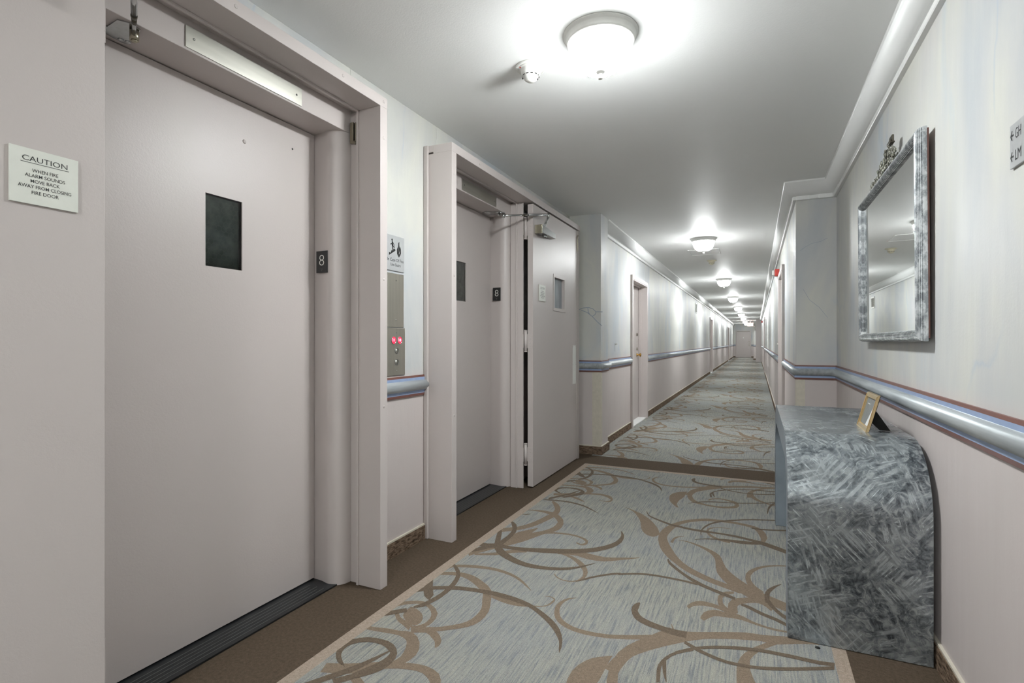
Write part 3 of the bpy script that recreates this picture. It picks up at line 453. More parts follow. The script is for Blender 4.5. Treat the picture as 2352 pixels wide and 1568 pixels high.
def veins(paths, y, par):
    m = MB()
    for P in paths:
        for i in range(len(P) - 1):
            (x0, z0), (x1, z1) = P[i], P[i + 1]; l = hypot(x1 - x0, z1 - z0); wv = .0035 if y > 5 else .0013; nx, nz = -(z1 - z0) / l * wv, (x1 - x0) / l * wv
            m.face([(x0 + nx, y, z0 + nz), (x1 + nx, y, z1 + nz), (x1 - nx, y, z1 - nz), (x0 - nx, y, z0 - nz)])
    m.build('painted_vein', 'vein_paint', par, at=(0, 0, 0), fixn=False)
veins([[(-1.654, 1.471), (-1.603, 1.488), (-1.547, 1.491), (-1.502, 1.476), (-1.47, 1.445), (-1.429, 1.444), (-1.402, 1.443)], [(-1.626, 1.466), (-1.566, 1.442), (-1.511, 1.401), (-1.465, 1.352), (-1.411, 1.303)], [(-1.556, 1.487), (-1.552, 1.447), (-1.534, 1.419)], [(-1.47, 1.445), (-1.479, 1.418), (-1.506, 1.401)]], PL0 - .0006, bpy.data.objects['wall_left'])
veins([[(0.327, 1.885), (0.367, 1.914), (0.411, 1.939), (0.475, 1.951), (0.523, 1.975)], [(0.349, 1.574), (0.395, 1.483), (0.466, 1.418), (0.523, 1.336)]], PR - .0006, bpy.data.objects['wall_right'])

# ---------------------------------------------------------------- trim: crown, chair rail, base
arc = [(.030 + .056 * sin(a) ** 1.0, -.110 + .096 * (1 - cos(a))) for a in [pi / 2 * i / 8 for i in range(9)]]
crown = [(0, -.142), (.020, -.142), (.023, -.138), (.023, -.116), (.020, -.112), (.030, -.110)] + arc[1:] + [(.088, -.012), (.090, -.010), (.090, 0), (0, 0)]
smc = [False] * 5 + [True] * 8 + [False] * 5
def crown_run(path, side, covers=()):
    m = MB(); m.sweep([(d, z) for d, z in crown], path, side, z=H - .0005, smooth=smc)
    o = m.build('trim_crown', 'trim_white', fixn=True); tag(o, kind='structure')
    return o
cr_ = crown_run([(XR, Y0), (XR, PR), (CR, PR), (CR, 32.9)], 1)
crown_run([(CL, PL1), (CL, YE)], -1)
# joint clips on the raceway under the crown
def clipbox(x, y, L, side, par, ax='y'):
    m = MB()
    if ax == 'y': m.box(x, x + side * .026, y, y + L, H - .145, H - .111)
    else: m.box(x, x + L, y, y - .026, H - .145, H - .111)
    m.build('joint_clip', 'trim_white', par, bevel=.004, at=(0, 0, 0))
for yy, L in ((4.62, .27),): clipbox(XR, yy, L, -1, cr_)
clipbox(XR - .13, PR, .10, 0, cr_, 'x'); clipbox(CR + .0, PR, .10, 0, cr_, 'x')
clipbox(CR, PR, .05, -1, cr_); clipbox(CR, 8.35, .25, -1, cr_)
RB = .835
hb = [(.010 + .024 * sin(a), .031 + .0585 * (1 - cos(a)) / 2) for a in [pi * i / 12 for i in range(13)]]
rail = [(0, 0), (.008, 0), (.010, .0145), (.010, .031)] + hb[1:-1] + [(.010, .0895), (.010, .105), (.008, .1165), (0, .1165)]
rm = [0, 0, 1] + [2] * 12 + [1, 0, 0]
rs = [False] * 3 + [True] * 12 + [False] * 3
def rail_run(path, side):
    m = MB(); m.sweep(rail, path, side, rm, RB, rs)
    return tag(m.build('trim_rail', ['wood_brown', 'rail_blue', 'rail_silver']), kind='structure')
rail_run([(XL, 1.995), (XL, 2.565)], -1)
rail_run([(XL, 4.975), (XL, PL0), (-1.42, PL0), (-1.42, PL1), (CL, PL1), (CL, DL[0][0] - .055)], -1)
ys = [DL[0][1] + .055, DL[1][0] - .055, DL[1][1] + .055, DL[2][0] - .055, DL[2][1] + .055, YE]
for i in (0, 2, 4): rail_run([(CL, ys[i]), (CL, ys[i + 1])], -1)
rail_run([(XR, Y0), (XR, PR), (CR, PR), (CR, DR[0][0] - .055)], 1)
rail_run([(CR, DR[0][1] + .055), (CR, DR[1][0] - .055)], 1)
rail_run([(CR, DR[1][1] + .055), (CR, 33.0)], 1)
rail_run([(CL, YE), (-1.36, YE)], -1); rail_run([(-.30, YE), (CR, YE)], -1)
rail_run([(-.128, 37.25), (-.128, 37.0), (CR, 37.0)], -1)
base = [(0, 0), (.014, 0), (.014, .082), (.011, .082), (.011, .090), (0, .090)]
bm_ = [0, 0, 0, 1, 1]
def base_run(path, side):
    m = MB(); m.sweep(base, path, side, bm_)
    return tag(m.build('baseboard', ['carpet_base', 'cream_strip']), kind='structure')
t = NT('carpet_base'); w1 = t.noise(t.co((26, 26, 90)), 1, 3, .7)
t.set(col=t.ramp(w1, [(.34, g(62, 51, 42)), (.55, g(122, 104, 88)), (.7, g(140, 120, 102))]), rough=.95, spec=.1); t.bump(w1, 1, .006); M['carpet_base'] = t.m
base_run([(XL, 1.995), (XL, 2.565)], -1)
base_run([(XL, 4.975), (XL, PL0), (-1.42, PL0), (-1.42, PL1), (CL, PL1), (CL, DL[0][0] - .055)], -1)
for i in (0, 2, 4): base_run([(CL, ys[i]), (CL, ys[i + 1])], -1)
base_run([(XR, Y0), (XR, PR), (CR, PR), (CR, DR[0][0] - .055)], 1)
base_run([(CR, DR[0][1] + .055), (CR, DR[1][0] - .055)], 1)
base_run([(CR, DR[1][1] + .055), (CR, 33.0)], 1)
base_run([(CL, YE), (-1.36, YE)], -1); base_run([(-.30, YE), (CR, YE)], -1)
base_run([(-.128, 37.25), (-.128, 37.0), (CR, 37.0)], -1)

# ---------------------------------------------------------------- lift doors in their bull-nosed frames
def lift_door(n, ya, yb, wy, label):
    """ya..yb door panel; wy: far edge of the vision window"""
    r = empty('door_%d' % n, (XL, (ya + yb) / 2, 0), label, 'door', kind='structure')
    x = -1.917; wy0, wy1, wz0, wz1 = wy - .159, wy, 1.433, 1.714
    p = MB()
    for a in ((ya + .003, wy0, .014, 2.126), (wy1, yb - .003, .014, 2.126), (wy0, wy1, .014, wz0), (wy0, wy1, wz1, 2.126)):
        p.box(x - .045, x, *a)
    # keep one continuous front skin: dissolve is not needed, boxes are flush
    pan = p.build('door_panel', 'door_paint', r)
    wi = MB(); wi.box(x - .012, x - .007, wy0, wy1, wz0, wz1)
    gl = wi.build('window_glass', 'glass', pan, at=O(r))
    hx = MB(); s = .0125; 
    j = 0; zz = wz0 - s
    while zz < wz1 + s:
        yy = wy0 - s + (s * .866 if j % 2 else 0)
        while yy < wy1 + s:
            for k in range(3):
                a0, a1 = pi / 6 + k * pi / 3, pi / 6 + (k + 1) * pi / 3
                q0 = (yy + s * cos(a0), zz + s * sin(a0)); q1 = (yy + s * cos(a1), zz + s * sin(a1))
                if all(wy0 < q[0] < wy1 and wz0 < q[1] < wz1 for q in (q0, q1)):
                    dx, dy = q1[0] - q0[0], q1[1] - q0[1]; l = hypot(dx, dy); nx, ny = -dy / l * .0006, dx / l * .0006
                    for off in (0,):
                        hx.face([(x - .0128, q0[0] + nx, q0[1] + ny), (x - .0128, q1[0] + nx, q1[1] + ny), (x - .0128, q1[0] - nx, q1[1] - ny), (x - .0128, q0[0] - nx, q0[1] - ny)])
            yy += s * 1.732
        zz += s * 1.5; j += 1
    hx.build('wire_mesh', 'wire', pan, at=O(r), fixn=False)
    bk = MB(); bk.box(-2.04, -2.03, ya - .02, yb + .02, .0, 2.2); bk.build('shaft_panel', 'shaft_dark', r)
    bk = MB(); bk.box(-1.9455, -1.942, wy0 + .001, wy1 - .001, wz0 + .001, wz1 - .001); bk.build('glass_brightener', 'glass_brightener', pan, at=O(r))  # pale panel added behind the pane so the glass looks brighter
    rivets = n == 1
    if rivets: st = MB(); st.lathe([(.0, .004), (.006, .0035), (.0085, 0)], (x, wy + .010, 1.967), 16, axis='x'); st.build('rivet', 'casing_paint', pan, at=O(r))
    if rivets: st = MB(); st.lathe([(.0, .0012), (.004, .001), (.0045, 0)], (x, wy + .259, 2.019), 12, axis='x'); st.build('screw_hole', 'slot_black', pan, at=O(r))
    for sg, yd in ((1, yb), (-1, ya)):
        poly = [(-2.0, yd), (-1.90, yd), (-1.865, yd - sg * .004), (-1.835, yd - sg * .012)] + [(-1.82 + .07 * sin(a), yd - sg * .014 + sg * .072 * (1 - cos(a))) for a in [pi / 2 * i / 10 for i in range(0, 11)]] + [(-1.75, yd + sg * .075), (-2.0, yd + sg * .075)]
        j_ = MB(); j_.prism(poly, .002, 2.13)
        o = j_.build('jamb', 'casing_paint', r)
        for q in o.data.polygons:
            if abs(q.normal.z) < .5: q.use_smooth = True
        o.modifiers.new('e', 'EDGE_SPLIT').split_angle = radians(25)
    h = MB(); h.box(-1.975, XL, ya - .06, yb + .06, 2.130, 2.26); h.build('header', 'casing_paint', r, bevel=.002)
    s_ = MB(); s_.box(-1.975, -1.778, ya - .01, yb + .01, .001, .008)
    sl = s_.build('door_sill', 'sill_black', r)
    g_ = MB()
    for k in range(5):
        xx = -1.885 + k * .0205; g_.box(xx, xx + .0022, ya + .03, yb - .06 - .02 * (k % 2), .008, .0088)
    g_.build('sill_groove', 'sill_line', sl, at=O(r))
    yc = (ya + yb) / 2
    e = empty('lift_indicator_plate', (XL, yc, 2.175), 'long brushed steel plate over the %s lift door' % ('nearer' if n == 1 else 'farther'), 'plate', 'steel plates over the lift doors')
    q = MB(); q.box(XL + .0005, XL + .004, yc - .251, yc + .251, 2.138, 2.212); q.build('plate', 'steel_brushed', e, bevel=.0008)
    for sg in (-1, 1):
        q = MB(); q.lathe([(.0045, .0), (.004, .0016), (.0, .0022)], (XL + .004, yc + sg * .222, 2.175), 12, axis='x'); q.build('screw', 'chrome', e)
    return r
lift_door(1, .91, 1.89, 1.498, 'nearer grey-pink lift door with narrow wired-glass window and black sill')
lift_door(2, 2.753, 3.733, 3.341, 'farther grey-pink lift door half hidden behind the projecting jamb')

# ---------------------------------------------------------------- fire door surrounds (boxed casing projecting from the wall)
def casing(n, yo0, yi0, yi1, yo1, jambs):
    """outer/inner y; jambs: list of (y0,y1,full depth?)"""
    r = empty('trim_%d' % n, (XL, (yo0 + yo1) / 2, 0), kind='structure'); r['label'] = 'grey-pink boxed fire door casing projecting round the lift'
    F = -1.565
    for k, (a, b, f) in enumerate(jambs):
        m = MB()
        m.box(XL, f, a, b, 0.0, 2.2265)
        m.build('jamb', 'casing_paint', r, bevel=.0015)
    m = MB(); m.box(-1.69, F, yo0, yo1, 2.2265, 2.2755); m.box(XL, -1.69, yo0, yo1, 2.236, 2.2755); m.box(-1.703, -1.69, yi0, yi1, 2.218, 2.24)
    m.build('head', 'casing_paint', r, bevel=.0015)
    # stop bead down the latch side
    return r
cA = casing(1, -.41, .803, 1.94, 1.99, [(-.41, -.362, -1.565), (.790, .803, -1.645)])
m = MB(); m.box(-1.69, -1.565, 1.94, 1.99, 0, 2.2265); m.box(XL, -1.703, 1.952, 1.99, 0, 2.2265); m.box(-1.703, -1.69, 1.934, 1.99, 0, 2.2265); m.build('jamb', 'casing_paint', cA, bevel=.0015)
st = empty('latch_strike', (-1.72, 1.95, 2.12), 'small open metal latch strike at the top of the nearer fire door jamb', 'latch')
m = MB(); m.box(-1.742, -1.722, 1.936, 1.951, 2.078, 2.176); m.build('plate', 'nickel', st, bevel=.001)
m = MB(); m.box(-1.722, -1.716, 1.930, 1.951, 2.074, 2.172); m.box(-1.706, -1.7035, 1.930, 1.951, 2.07, 2.17); m.box(-1.716, -1.7035, 1.930, 1.951, 2.074, 2.084); m.build('keeper', 'nickel', st, bevel=.0008)
m = MB(); m.box(-1.716, -1.7065, 1.945, 1.9515, 2.084, 2.168); m.build('recess', 'slot_black', st)
cB = casing(2, 2.567, 2.618, 3.755, 4.97, [(2.567, 2.618, -1.565), (3.755, 3.768, -1.645), (4.932, 4.970, -1.575)])
m = MB(); m.box(XL, -1.718, 2.552, 2.567, 0, 2.275); m.build('side_strip', 'casing_paint', cB, bevel=.006)
m = MB(); m.box(-1.703, -1.692, 3.742, 3.755, 0, 2.2265); m.box(XL, -1.703, 3.750, 3.755, 0, 2.2265); m.build('stop_bead', 'casing_paint', cB, bevel=.002)
# painted-over screw heads on the casing faces
for cc, pts in ((cA, [(1.965, 2.085), (1.965, 1.43), (1.965, .84), (1.965, 2.253), (1.70, 2.253), (1.2, 2.253)]), (cB, [(2.593, 2.10), (2.593, 1.52), (2.593, .72), (2.9, 2.25), (3.6, 2.25), (4.3, 2.25)])):
    m = MB()
    for yy, zz in pts: m.lathe([(.007, 0), (.0065, .0008), (0, .001)], (-1.565, yy, zz), 14, axis='x')
    m.build('screw_cover', 'casing_paint', cc)

# ---------------------------------------------------------------- folded-back fire door leaves
def caution(name, y0, y1, z0, z1, x, label, copy_of=None):
    if copy_of:
        o = copy_tree(copy_of, (0, y0 - copy_of['_y'], 0)); o['label'] = label; return o
    e = empty('caution_sign', (x, (y0 + y1) / 2, (z0 + z1) / 2), label, 'sign', 'caution signs on the fire doors'); e['_y'] = y0
    m = MB(); m.box(x + .0005, x + .0055, y0, y1, z0, z1); m.build('panel', 'sign_white', e, bevel=.0008)
    W = y1 - y0; Hh = z1 - z0; k = W / .137
    L = [('CAUTION', 0, Hh * .32, .090 * k, .0125 * k, .0), ('WHEN FIRE', 0, Hh * .115, .052 * k, .0082 * k, .004), ('ALARM SOUNDS', 0, Hh * .02, .080 * k, .0082 * k, .004),
         ('MOVE BACK', 0, -Hh * .08, .058 * k, .0082 * k, .004), ('AWAY FROM CLOSING', 0, -Hh * .18, .106 * k, .0082 * k, .004), ('FIRE DOOR', 0, -Hh * .285, .054 * k, .0082 * k, .004)]
    add_text('lettering', 'ink', e, L, '+x', (x + .0059, (y0 + y1) / 2, (z0 + z1) / 2))
    m = MB(); yc = (y0 + y1) / 2; zc = (z0 + z1) / 2 + Hh * .245; m.box(x + .0055, x + .0059, yc - .048 * k, yc + .048 * k, zc - .0006, zc + .0006); m.build('underline', 'ink', e)
    return e
def fire_leaf(n, y0, y1, sg, label, detail):
    """y0: hinge edge; sg: +1 leaf runs to larger y"""
    x0, x1 = -1.620, -1.575
    r = empty('door_%d' % n, (-1.6, (y0 + y1) / 2, 0), label, 'door', kind='structure')
    ya, yb = min(y0, y1), max(y0, y1)
    if detail:
        w0, w1, v0, v1 = 4.262, 4.532, 1.428, 1.703
        m = MB()
        for a in ((ya, w0, .012, 2.216), (w1, yb, .012, 2.216), (w0, w1, .012, v0), (w0, w1, v1, 2.216)): m.box(x0, x1, *a)
        pan = m.build('door_panel', 'door_paint', r)
        m = MB(); t_ = .022
        m.box(x1, x1 + .004, w0 - t_, w1 + t_, v1, v1 + t_); m.box(x1, x1 + .004, w0 - t_, w1 + t_, v0 - t_, v0); m.box(x1, x1 + .004, w0 - t_, w0, v0, v1); m.box(x1, x1 + .004, w1, w1 + t_, v0, v1)
        m.box(x0, x1 + .004, w0 - .001, w0 + .006, v0, v1); m.box(x0, x1 + .004, w1 - .006, w1 + .001, v0, v1); m.box(x0, x1 + .004, w0, w1, v1 - .006, v1 + .001); m.box(x0, x1 + .004, w0, w1, v0 - .001, v0 + .006)
        wf = m.build('window_frame', 'casing_paint', r, bevel=.0008)
        m = MB(); m.box(-1.606, -1.600, w0, w1, v0, v1); m.build('window_glass', 'frosted_glass', wf, at=O(r))
        m = MB(); m.box(x1, x1 + .0022, 4.768, 4.862, .741, 1.107); m.build('push_plate', 'plastic_white', r, bevel=.0005)
        m = MB()
        for zz in (.75, .925, 1.098):
            for yy in (4.775, 4.855): m.lathe([(.003, 0), (.002, .001), (0, .0012)], (x1 + .0022, yy, zz), 8, axis='x')
        m.build('plate_screw', 'chrome', r)
        m = MB(); m.box(x1, x1 + .003, yb - .030, yb - .004, .012, 2.216); m.build('edge_strip', 'casing_paint', r)
        m = MB(); m.lathe([(.012, 0), (.010, .006), (0, .008)], (x1 + .003, 4.897, 2.155), 14, axis='x'); m.box(x1 + .003, x1 + .010, 4.893, 4.900, 2.02, 2.15)
        m.tube([(x1 + .012, 4.905, 2.165), (x1 + .014, 4.895, 2.176), (x1 + .010, 4.885, 2.168)], .003, 8); m.build('latch', 'nickel', r)
    else:
        m = MB(); m.box(x0, x1, ya, yb, .012, 2.216); pan = m.build('door_panel', 'door_paint', r, bevel=.0015)
    for zz in (2.026, 1.147, .262):
        hr = MB(); hy = y0 - sg * .014
        hr.tube([(-1.632, hy, zz - .078), (-1.632, hy, zz + .078)], .0125, 16)
        for k in (-.082, .082): hr.tube([(-1.632, hy, zz + k - .004), (-1.632, hy, zz + k + .004)], .0135, 16)
        for k in (-.03, .03): pass
        hg = hr.build('hinge', 'casing_paint', r)
        pl = MB(); pl.box(-1.625, -1.578, y0 - sg * .0025, y0, zz - .055, zz + .055)
        pl.box(-1.690, -1.640, y0 - sg * .0355, y0 - sg * .033, zz - .055, zz + .055)
        pl.build('hinge_leaf', 'casing_paint', hg, at=O(r))
        sq = MB()
        for dz in (-.042, -.016, .016, .042):
            for xx in (-1.588, -1.600): sq.lathe([(.0035, 0), (.003, -sg * .001), (0, -sg * .0012)], (xx if dz * dz > .0005 else xx - .004, y0 - sg * .0025, zz + dz), 8, axis='y')
        sq.build('hinge_screw', 'casing_paint', hg, at=O(r))
    return r
leafA = fire_leaf(3, .8175, -.318, -1, 'flat grey-pink fire door leaf folded back beside the camera with caution sign', False)
leafB = fire_leaf(4, 3.79, 4.925, 1, 'grey-pink fire door leaf folded flat, with small square window and arm closer', True)
s1 = caution('s', .617, .754, 1.469, 1.601, -1.575, 'white engraved caution sign on the nearest folded fire door, at the left edge')
s2 = caution('s', 3.908, 0, 0, 0, 0, 'white engraved caution sign beside the small square window of the farther fire door', s1)

# closer of the farther leaf
cl = MB(); 
cl.prism([(3.83, 2.000), (3.862, 1.996), (4.13, 1.996), (4.13, 2.038), (3.87, 2.056), (3.83, 2.052)], -1.5705, -1.512, axis='x')
clo = cl.build('closer_body', 'chrome', leafB, bevel=.002)
m = MB(); m.lathe([(.019, 0), (.019, -.014), (.012, -.022), (0, -.024)], (-1.54, 3.95, 1.996), 20); m.build('pinion_cap', 'chrome', clo, at=O(leafB))
m = MB(); m.box(-1.5725, -1.512, 3.822, 3.834, 1.990, 2.058); m.build('end_cap', 'nickel', clo, at=O(leafB), bevel=.001)
m = MB(); m.prism([(-1.552, 2.056), (-1.528, 2.056), (-1.496, 2.140), (-1.514, 2.144)], 3.935, 3.945, axis='y'); m.tube([(-1.505, 3.94, 2.128), (-1.505, 3.94, 2.166)], .010, 14)
arm = m.build('closer_arm', 'chrome', leafB)
e1 = (-1.505, 3.94, 2.156); e0 = (-1.660, 3.434, 2.055)
def lerp(a, b, t): return tuple(a[i] + (b[i] - a[i]) * t for i in range(3))
m = MB(); m.tube([e1, lerp(e1, e0, .08)], [.011, .009], 14); m.tube([lerp(e1, e0, .06), lerp(e1, e0, .48)], .0105, 14); m.tube([lerp(e1, e0, .48), lerp(e1, e0, .96)], .0070, 12)
m.build('rod', 'chrome', arm, at=O(leafB))
m = MB(); m.tube([lerp(e1, e0, .50), lerp(e1, e0, .62)], .0077, 12); m.build('thread', 'dark_metal', arm, at=O(leafB))
m = MB(); m.tube([(e0[0], e0[1], e0[2] - .016), (e0[0], e0[1], e0[2] + .016)], .012, 14); m.tube([e0, (-1.775, 3.60, 2.114)], .0065, 12); m.tube([(-1.775, 3.60, 2.10), (-1.775, 3.60, 2.127)], .010, 14); m.prism([(-1.90, 3.56), (-1.86, 3.53), (-1.76, 3.60), (-1.74, 3.625), (-1.76, 3.65), (-1.80, 3.66), (-1.89, 3.64)], 2.124, 2.1295)
m.build('arm_bracket', 'chrome', arm, at=O(leafB))
# closer arm of the nearer leaf
bz = 2.1295
m = MB(); m.prism([(-1.878, .952), (-1.850, .945), (-1.842, .962), (-1.775, .955), (-1.757, .985), (-1.768, 1.018), (-1.800, 1.030), (-1.850, 1.030), (-1.885, 1.052), (-1.896, 1.036), (-1.890, .99)], bz - .004, bz)
ab = m.build('arm_bracket', 'chrome', leafA)
m = MB()
for px, py in ((-1.868, .963), (-1.880, 1.022), (-1.874, 1.040)): m.lathe([(.009, 0), (.0085, -.002), (.004, -.004), (0, -.003)], (px, py, bz - .004), 14)
m.build('bracket_screw', 'chrome', ab, at=O(leafA))
s0 = (-1.786, 1.010, 2.108); s1_ = (-1.50, .846, 2.118)
m = MB(); m.tube([(s0[0], s0[1], 2.094), (s0[0], s0[1], 2.124)], .013, 16); m.lathe([(.010, 0), (.009, -.004), (.004, -.006), (0, -.0055)], (s0[0], s0[1], 2.094), 14); m.build('pivot', 'nickel', ab, at=O(leafA))
m = MB(); m.tube([s0, lerp(s0, s1_, .35)], .0062, 14); m.tube([lerp(s0, s1_, .33), lerp(s0, s1_, 1.0)], .0085, 14); ro = m.build('closer_arm', 'chrome', leafA)
m = MB(); m.tube([lerp(s0, s1_, .24), lerp(s0, s1_, .32)], .0072, 14); m.tube([lerp(s0, s1_, .35), lerp(s0, s1_, .38)], .0091, 14); m.build('thread', 'dark_metal', ro, at=O(leafA))
m = MB(); m.tube([s1_, (-1.53, .52, 2.10)], .009, 12); m.tube([(-1.53, .52, 2.04), (-1.53, .52, 2.115)], .011, 12); m.build('elbow_arm', 'chrome', ro, at=O(leafA))
m = MB(); m.box(-1.5745, -1.512, .34, .62, 1.99, 2.05); m.build('closer_body', 'chrome', leafA, bevel=.004)

# ---------------------------------------------------------------- lobby signs and plates
def eight(yj, label, copy_of=None):
    if copy_of: o = copy_tree(copy_of, (0, yj - copy_of['_y'], 0)); o['label'] = label; return o
    x0, x1, z0, z1 = -1.888, -1.820, 1.465, 1.568
    e = empty('floor_number_sign', ((x0 + x1) / 2, yj, (z0 + z1) / 2), label, 'sign', 'floor number plates'); e['_y'] = yj
    m = MB(); m.box(x0, x1, yj - .0035, yj - .0003, z0, z1); m.build('plate', 'black_plastic', e, bevel=.0006)
    add_text('numeral', 'raised_white', e, [('8', 0, .008, .030, .050, -.02)], '-y', ((x0 + x1) / 2, yj - .0039, (z0 + z1) / 2))
    m = MB()
    for dx, dz in ((-.004, -.033), (.002, -.033), (.002, -.037), (-.001, -.040)): m.lathe([(.0011, 0), (0, -.001)], ((x0 + x1) / 2 + dx, yj - .0035, (z0 + z1) / 2 + dz), 8, axis='y')
    m.build('braille', 'raised_white', e)
    return e
n8 = eight(1.875, 'black plate with a white 8 on the rounded jamb of the nearer lift')
eight(3.718, 'black plate with a white 8 on the rounded jamb of the farther lift', n8)

X = XL + .0005
e = empty('stairs_sign', (XL, 2.287, 1.61), 'grey fire and stairs pictogram sign above the blank steel plate', 'sign')
m = MB(); m.box(X, X + .006, 2.210, 2.363, 1.518, 1.705); m.build('panel', 'sign_grey', e, bevel=.0008)
add_text('lettering', 'ink', e, [('In Case Of Fire', 0, -.036, .138, .017, .004), ('Use Stairs', 0, -.061, .088, .015, .004)], '+x', (X + .0064, 2.2865, 1.6115))
def flat(name, mat, parent, polys, face, org):
    Xa, Ya, Za = (Vector(a) for a in AX[face]); m = MB()
    for p in polys: m.face([tuple(Vector(org) + Xa * u + Ya * v) for u, v in p])
    return m.build(name, mat, parent, fixn=False)
def circ(cx, cy, r, n=14): return [(cx + r * cos(2 * pi * k / n), cy + r * sin(2 * pi * k / n)) for k in range(n)]
flat('stair_figure', 'ink', e, [circ(-.030, .068, .0062),
    [(-.033, .061), (-.025, .062), (-.019, .040), (-.027, .036), (-.034, .040)], [(-.028, .060), (-.022, .058), (-.012, .046), (-.009, .036), (-.012, .035), (-.016, .043)],
    [(-.034, .050), (-.046, .044), (-.045, .041), (-.031, .045)], [(-.033, .042), (-.024, .042), (-.024, .016), (-.031, .014)], [(-.027, .040), (-.020, .040), (-.009, .032), (-.010, .026), (-.018, .029), (-.022, .034)],
    [(-.056, .000), (-.056, -.016), (-.002, .014), (-.004, .022), (-.012, .024), (-.020, .022), (-.021, .015), (-.035, .012), (-.039, .006), (-.041, -.002), (-.049, -.001)]], '+x', (X + .0064, 2.2865, 1.6115))
fl_ = [(.028, -.018), (.012, .000), (.010, .022), (.016, .038), (.018, .026), (.022, .040), (.024, .060), (.032, .068), (.032, .048), (.036, .034), (.040, .042), (.046, .026), (.047, .008), (.040, -.006)]
flat('flame', 'ink', e, [fl_], '+x', (X + .0064, 2.2865, 1.6115))
flat('flame_cut', 'sign_grey', e, [[(.019, .002), (.020, .020), (.024, .032), (.021, .014)], [(.030, -.001), (.036, .012), (.037, .024), (.033, .012), (.028, .002)]], '+x', (X + .0068, 2.2865, 1.6115))
e = empty('blank_plate', (XL, 2.29, 1.36), 'plain brushed steel cover plate between the stairs sign and call buttons', 'plate')
m = MB(); m.box(X, X + .004, 2.223, 2.361, 1.219, 1.505); m.build('plate', 'steel_vertical', e, bevel=.001)
for zz in (1.468, 1.256):
    m = MB(); m.lathe([(.004, 0), (.0035, .0015), (0, .002)], (X + .004, 2.293, zz), 12, axis='x'); m.build('screw', 'chrome', e)
e = empty('call_panel', (XL, 2.293, 1.09), 'brushed steel lift call panel with two red lit dials and two buttons', 'panel')
m = MB(); m.box(X, X + .006, 2.217, 2.370, .962, 1.2145); cp = m.build('plate', 'steel_vertical', e, bevel=.001)
for yy in (2.270, 2.322):
    m = MB(); m.lathe([(.0205, 0), (.0205, .002), (.0185, .0025), (.0185, .0005)], (X + .006, yy, 1.149), 24, axis='x'); ring = m.build('dial_ring', 'chrome', e)
    m = MB(); m.lathe([(.0183, 0), (.0183, .0012), (0, .0016)], (X + .006, yy, 1.149), 24, axis='x'); d_ = m.build('indicator_dial', 'button_red', e)
    d_['_o'] = O(e)
    if yy < 2.3: add_text('digits', 'digit_red', d_, [('11', 0, 0, .014, .015, .01)], '+x', (X + .0082, yy - .002, 1.150))
    else: add_text('digits', 'digit_red', d_, [('10', 0, 0, .020, .015, .01)], '+x', (X + .0082, yy, 1.150))
for zz in (1.092, 1.031):
    m = MB(); m.lathe([(.0165, 0), (.0165, .003), (.0145, .004), (.014, .002)], (X + .006, 2.296, zz), 24, axis='x'); m.build('button_ring', 'chrome', e)
    m = MB(); m.lathe([(.0138, 0), (.0138, .0025), (0, .003)], (X + .006, 2.296, zz), 24, axis='x'); m.build('call_button', 'steel_brushed', e)
for zz in (1.189, .986):
    m = MB(); m.lathe([(.003, 0), (.0025, .0015), (0, .002)], (X + .006, 2.296, zz), 12, axis='x'); m.build('screw', 'chrome', e)

# direction sign on the right wall (runs out of the frame)
e = empty('direction_sign', (XR, 1.60, 1.626), 'grey engraved direction sign with left arrows, cut off at the right edge', 'sign')
m = MB(); m.box(XR - .007, XR - .0005, 1.45, 1.7225, 1.571, 1.679); m.build('panel', 'sign_grey', e, bevel=.0008)
org = (XR - .0075, 1.7225, 1.625)
for q_ in (('GH', .047, .026, .030, .026, .0), ('LM', .047, -.0265, .032, .026, .0)): add_text('lettering', 'ink', e, [q_], '-x', org)
for vv in (.026, -.0265):
    flat('arrow', 'ink', e, [[(.004, vv), (.013, vv + .013), (.0165, vv + .011), (.011, vv + .0025), (.023, vv + .0025), (.023, vv - .0025), (.011, vv - .0025), (.0165, vv - .011), (.013, vv - .013)]], '-x', org)

# ---------------------------------------------------------------- ceiling lights
def light(y, label, first=None):
    if first: o = copy_tree(first, (0, y - first['_o'][1], 0)); o['label'] = label; return o
    x = -.597
    e = empty('ceiling_light', (x, y, H), label, 'ceiling light', 'dome ceiling lights down the corridor')
    p = MB(); p.lathe([(.157, -.0003), (.157, -.005), (.152, -.007), (.152, -.010), (.149, -.011), (.148, -.017), (.144, -.021), (.143, -.032), (.141, -.038), (.137, -.040), (.131, -.040), (.127, -.030)], (x, y, H), 72)
    p.build('ceiling_pan', 'plastic_white', e)
    p = MB(); prof = [(.1290 * cos(a) ** .72 if a < pi / 2 - .01 else .002, -.038 - .120 * sin(a)) for a in [pi / 2 * i / 16 for i in range(17)]]
    p.lathe(prof, (x, y, H), 144, ribs=20, amp=.016); p.build('glass_bowl', 'bowl_glow', e)
    p = MB(); p.lathe([(.018, -.152), (.0185, -.158), (.014, -.163), (.010, -.165), (.008, -.169), (.0125, -.173), (.0135, -.179), (.010, -.186), (.004, -.189), (0, -.1895)], (x, y, H), 28)
    p.build('finial', 'plastic_white', e)
    return e
LY = [2.18, 7.03, 11.70, 16.42, 21.15, 25.85, 30.5, 35.2, 39.8]
LT = ['ribbed glass dome light nearest the camera, over the lift lobby, beside the smoke detector', 'second dome light from the camera, just before the ceiling hatch', 'third dome light from the camera down the corridor ceiling',
      'fourth dome light from the camera down the corridor ceiling', 'fifth dome light from the camera down the corridor ceiling', 'sixth dome light from the camera down the corridor ceiling', 'seventh dome light from the camera down the corridor ceiling',
      'eighth dome light from the camera, left of the exit sign', 'last dome light, close to the far end wall']
L0 = light(LY[0], LT[0])
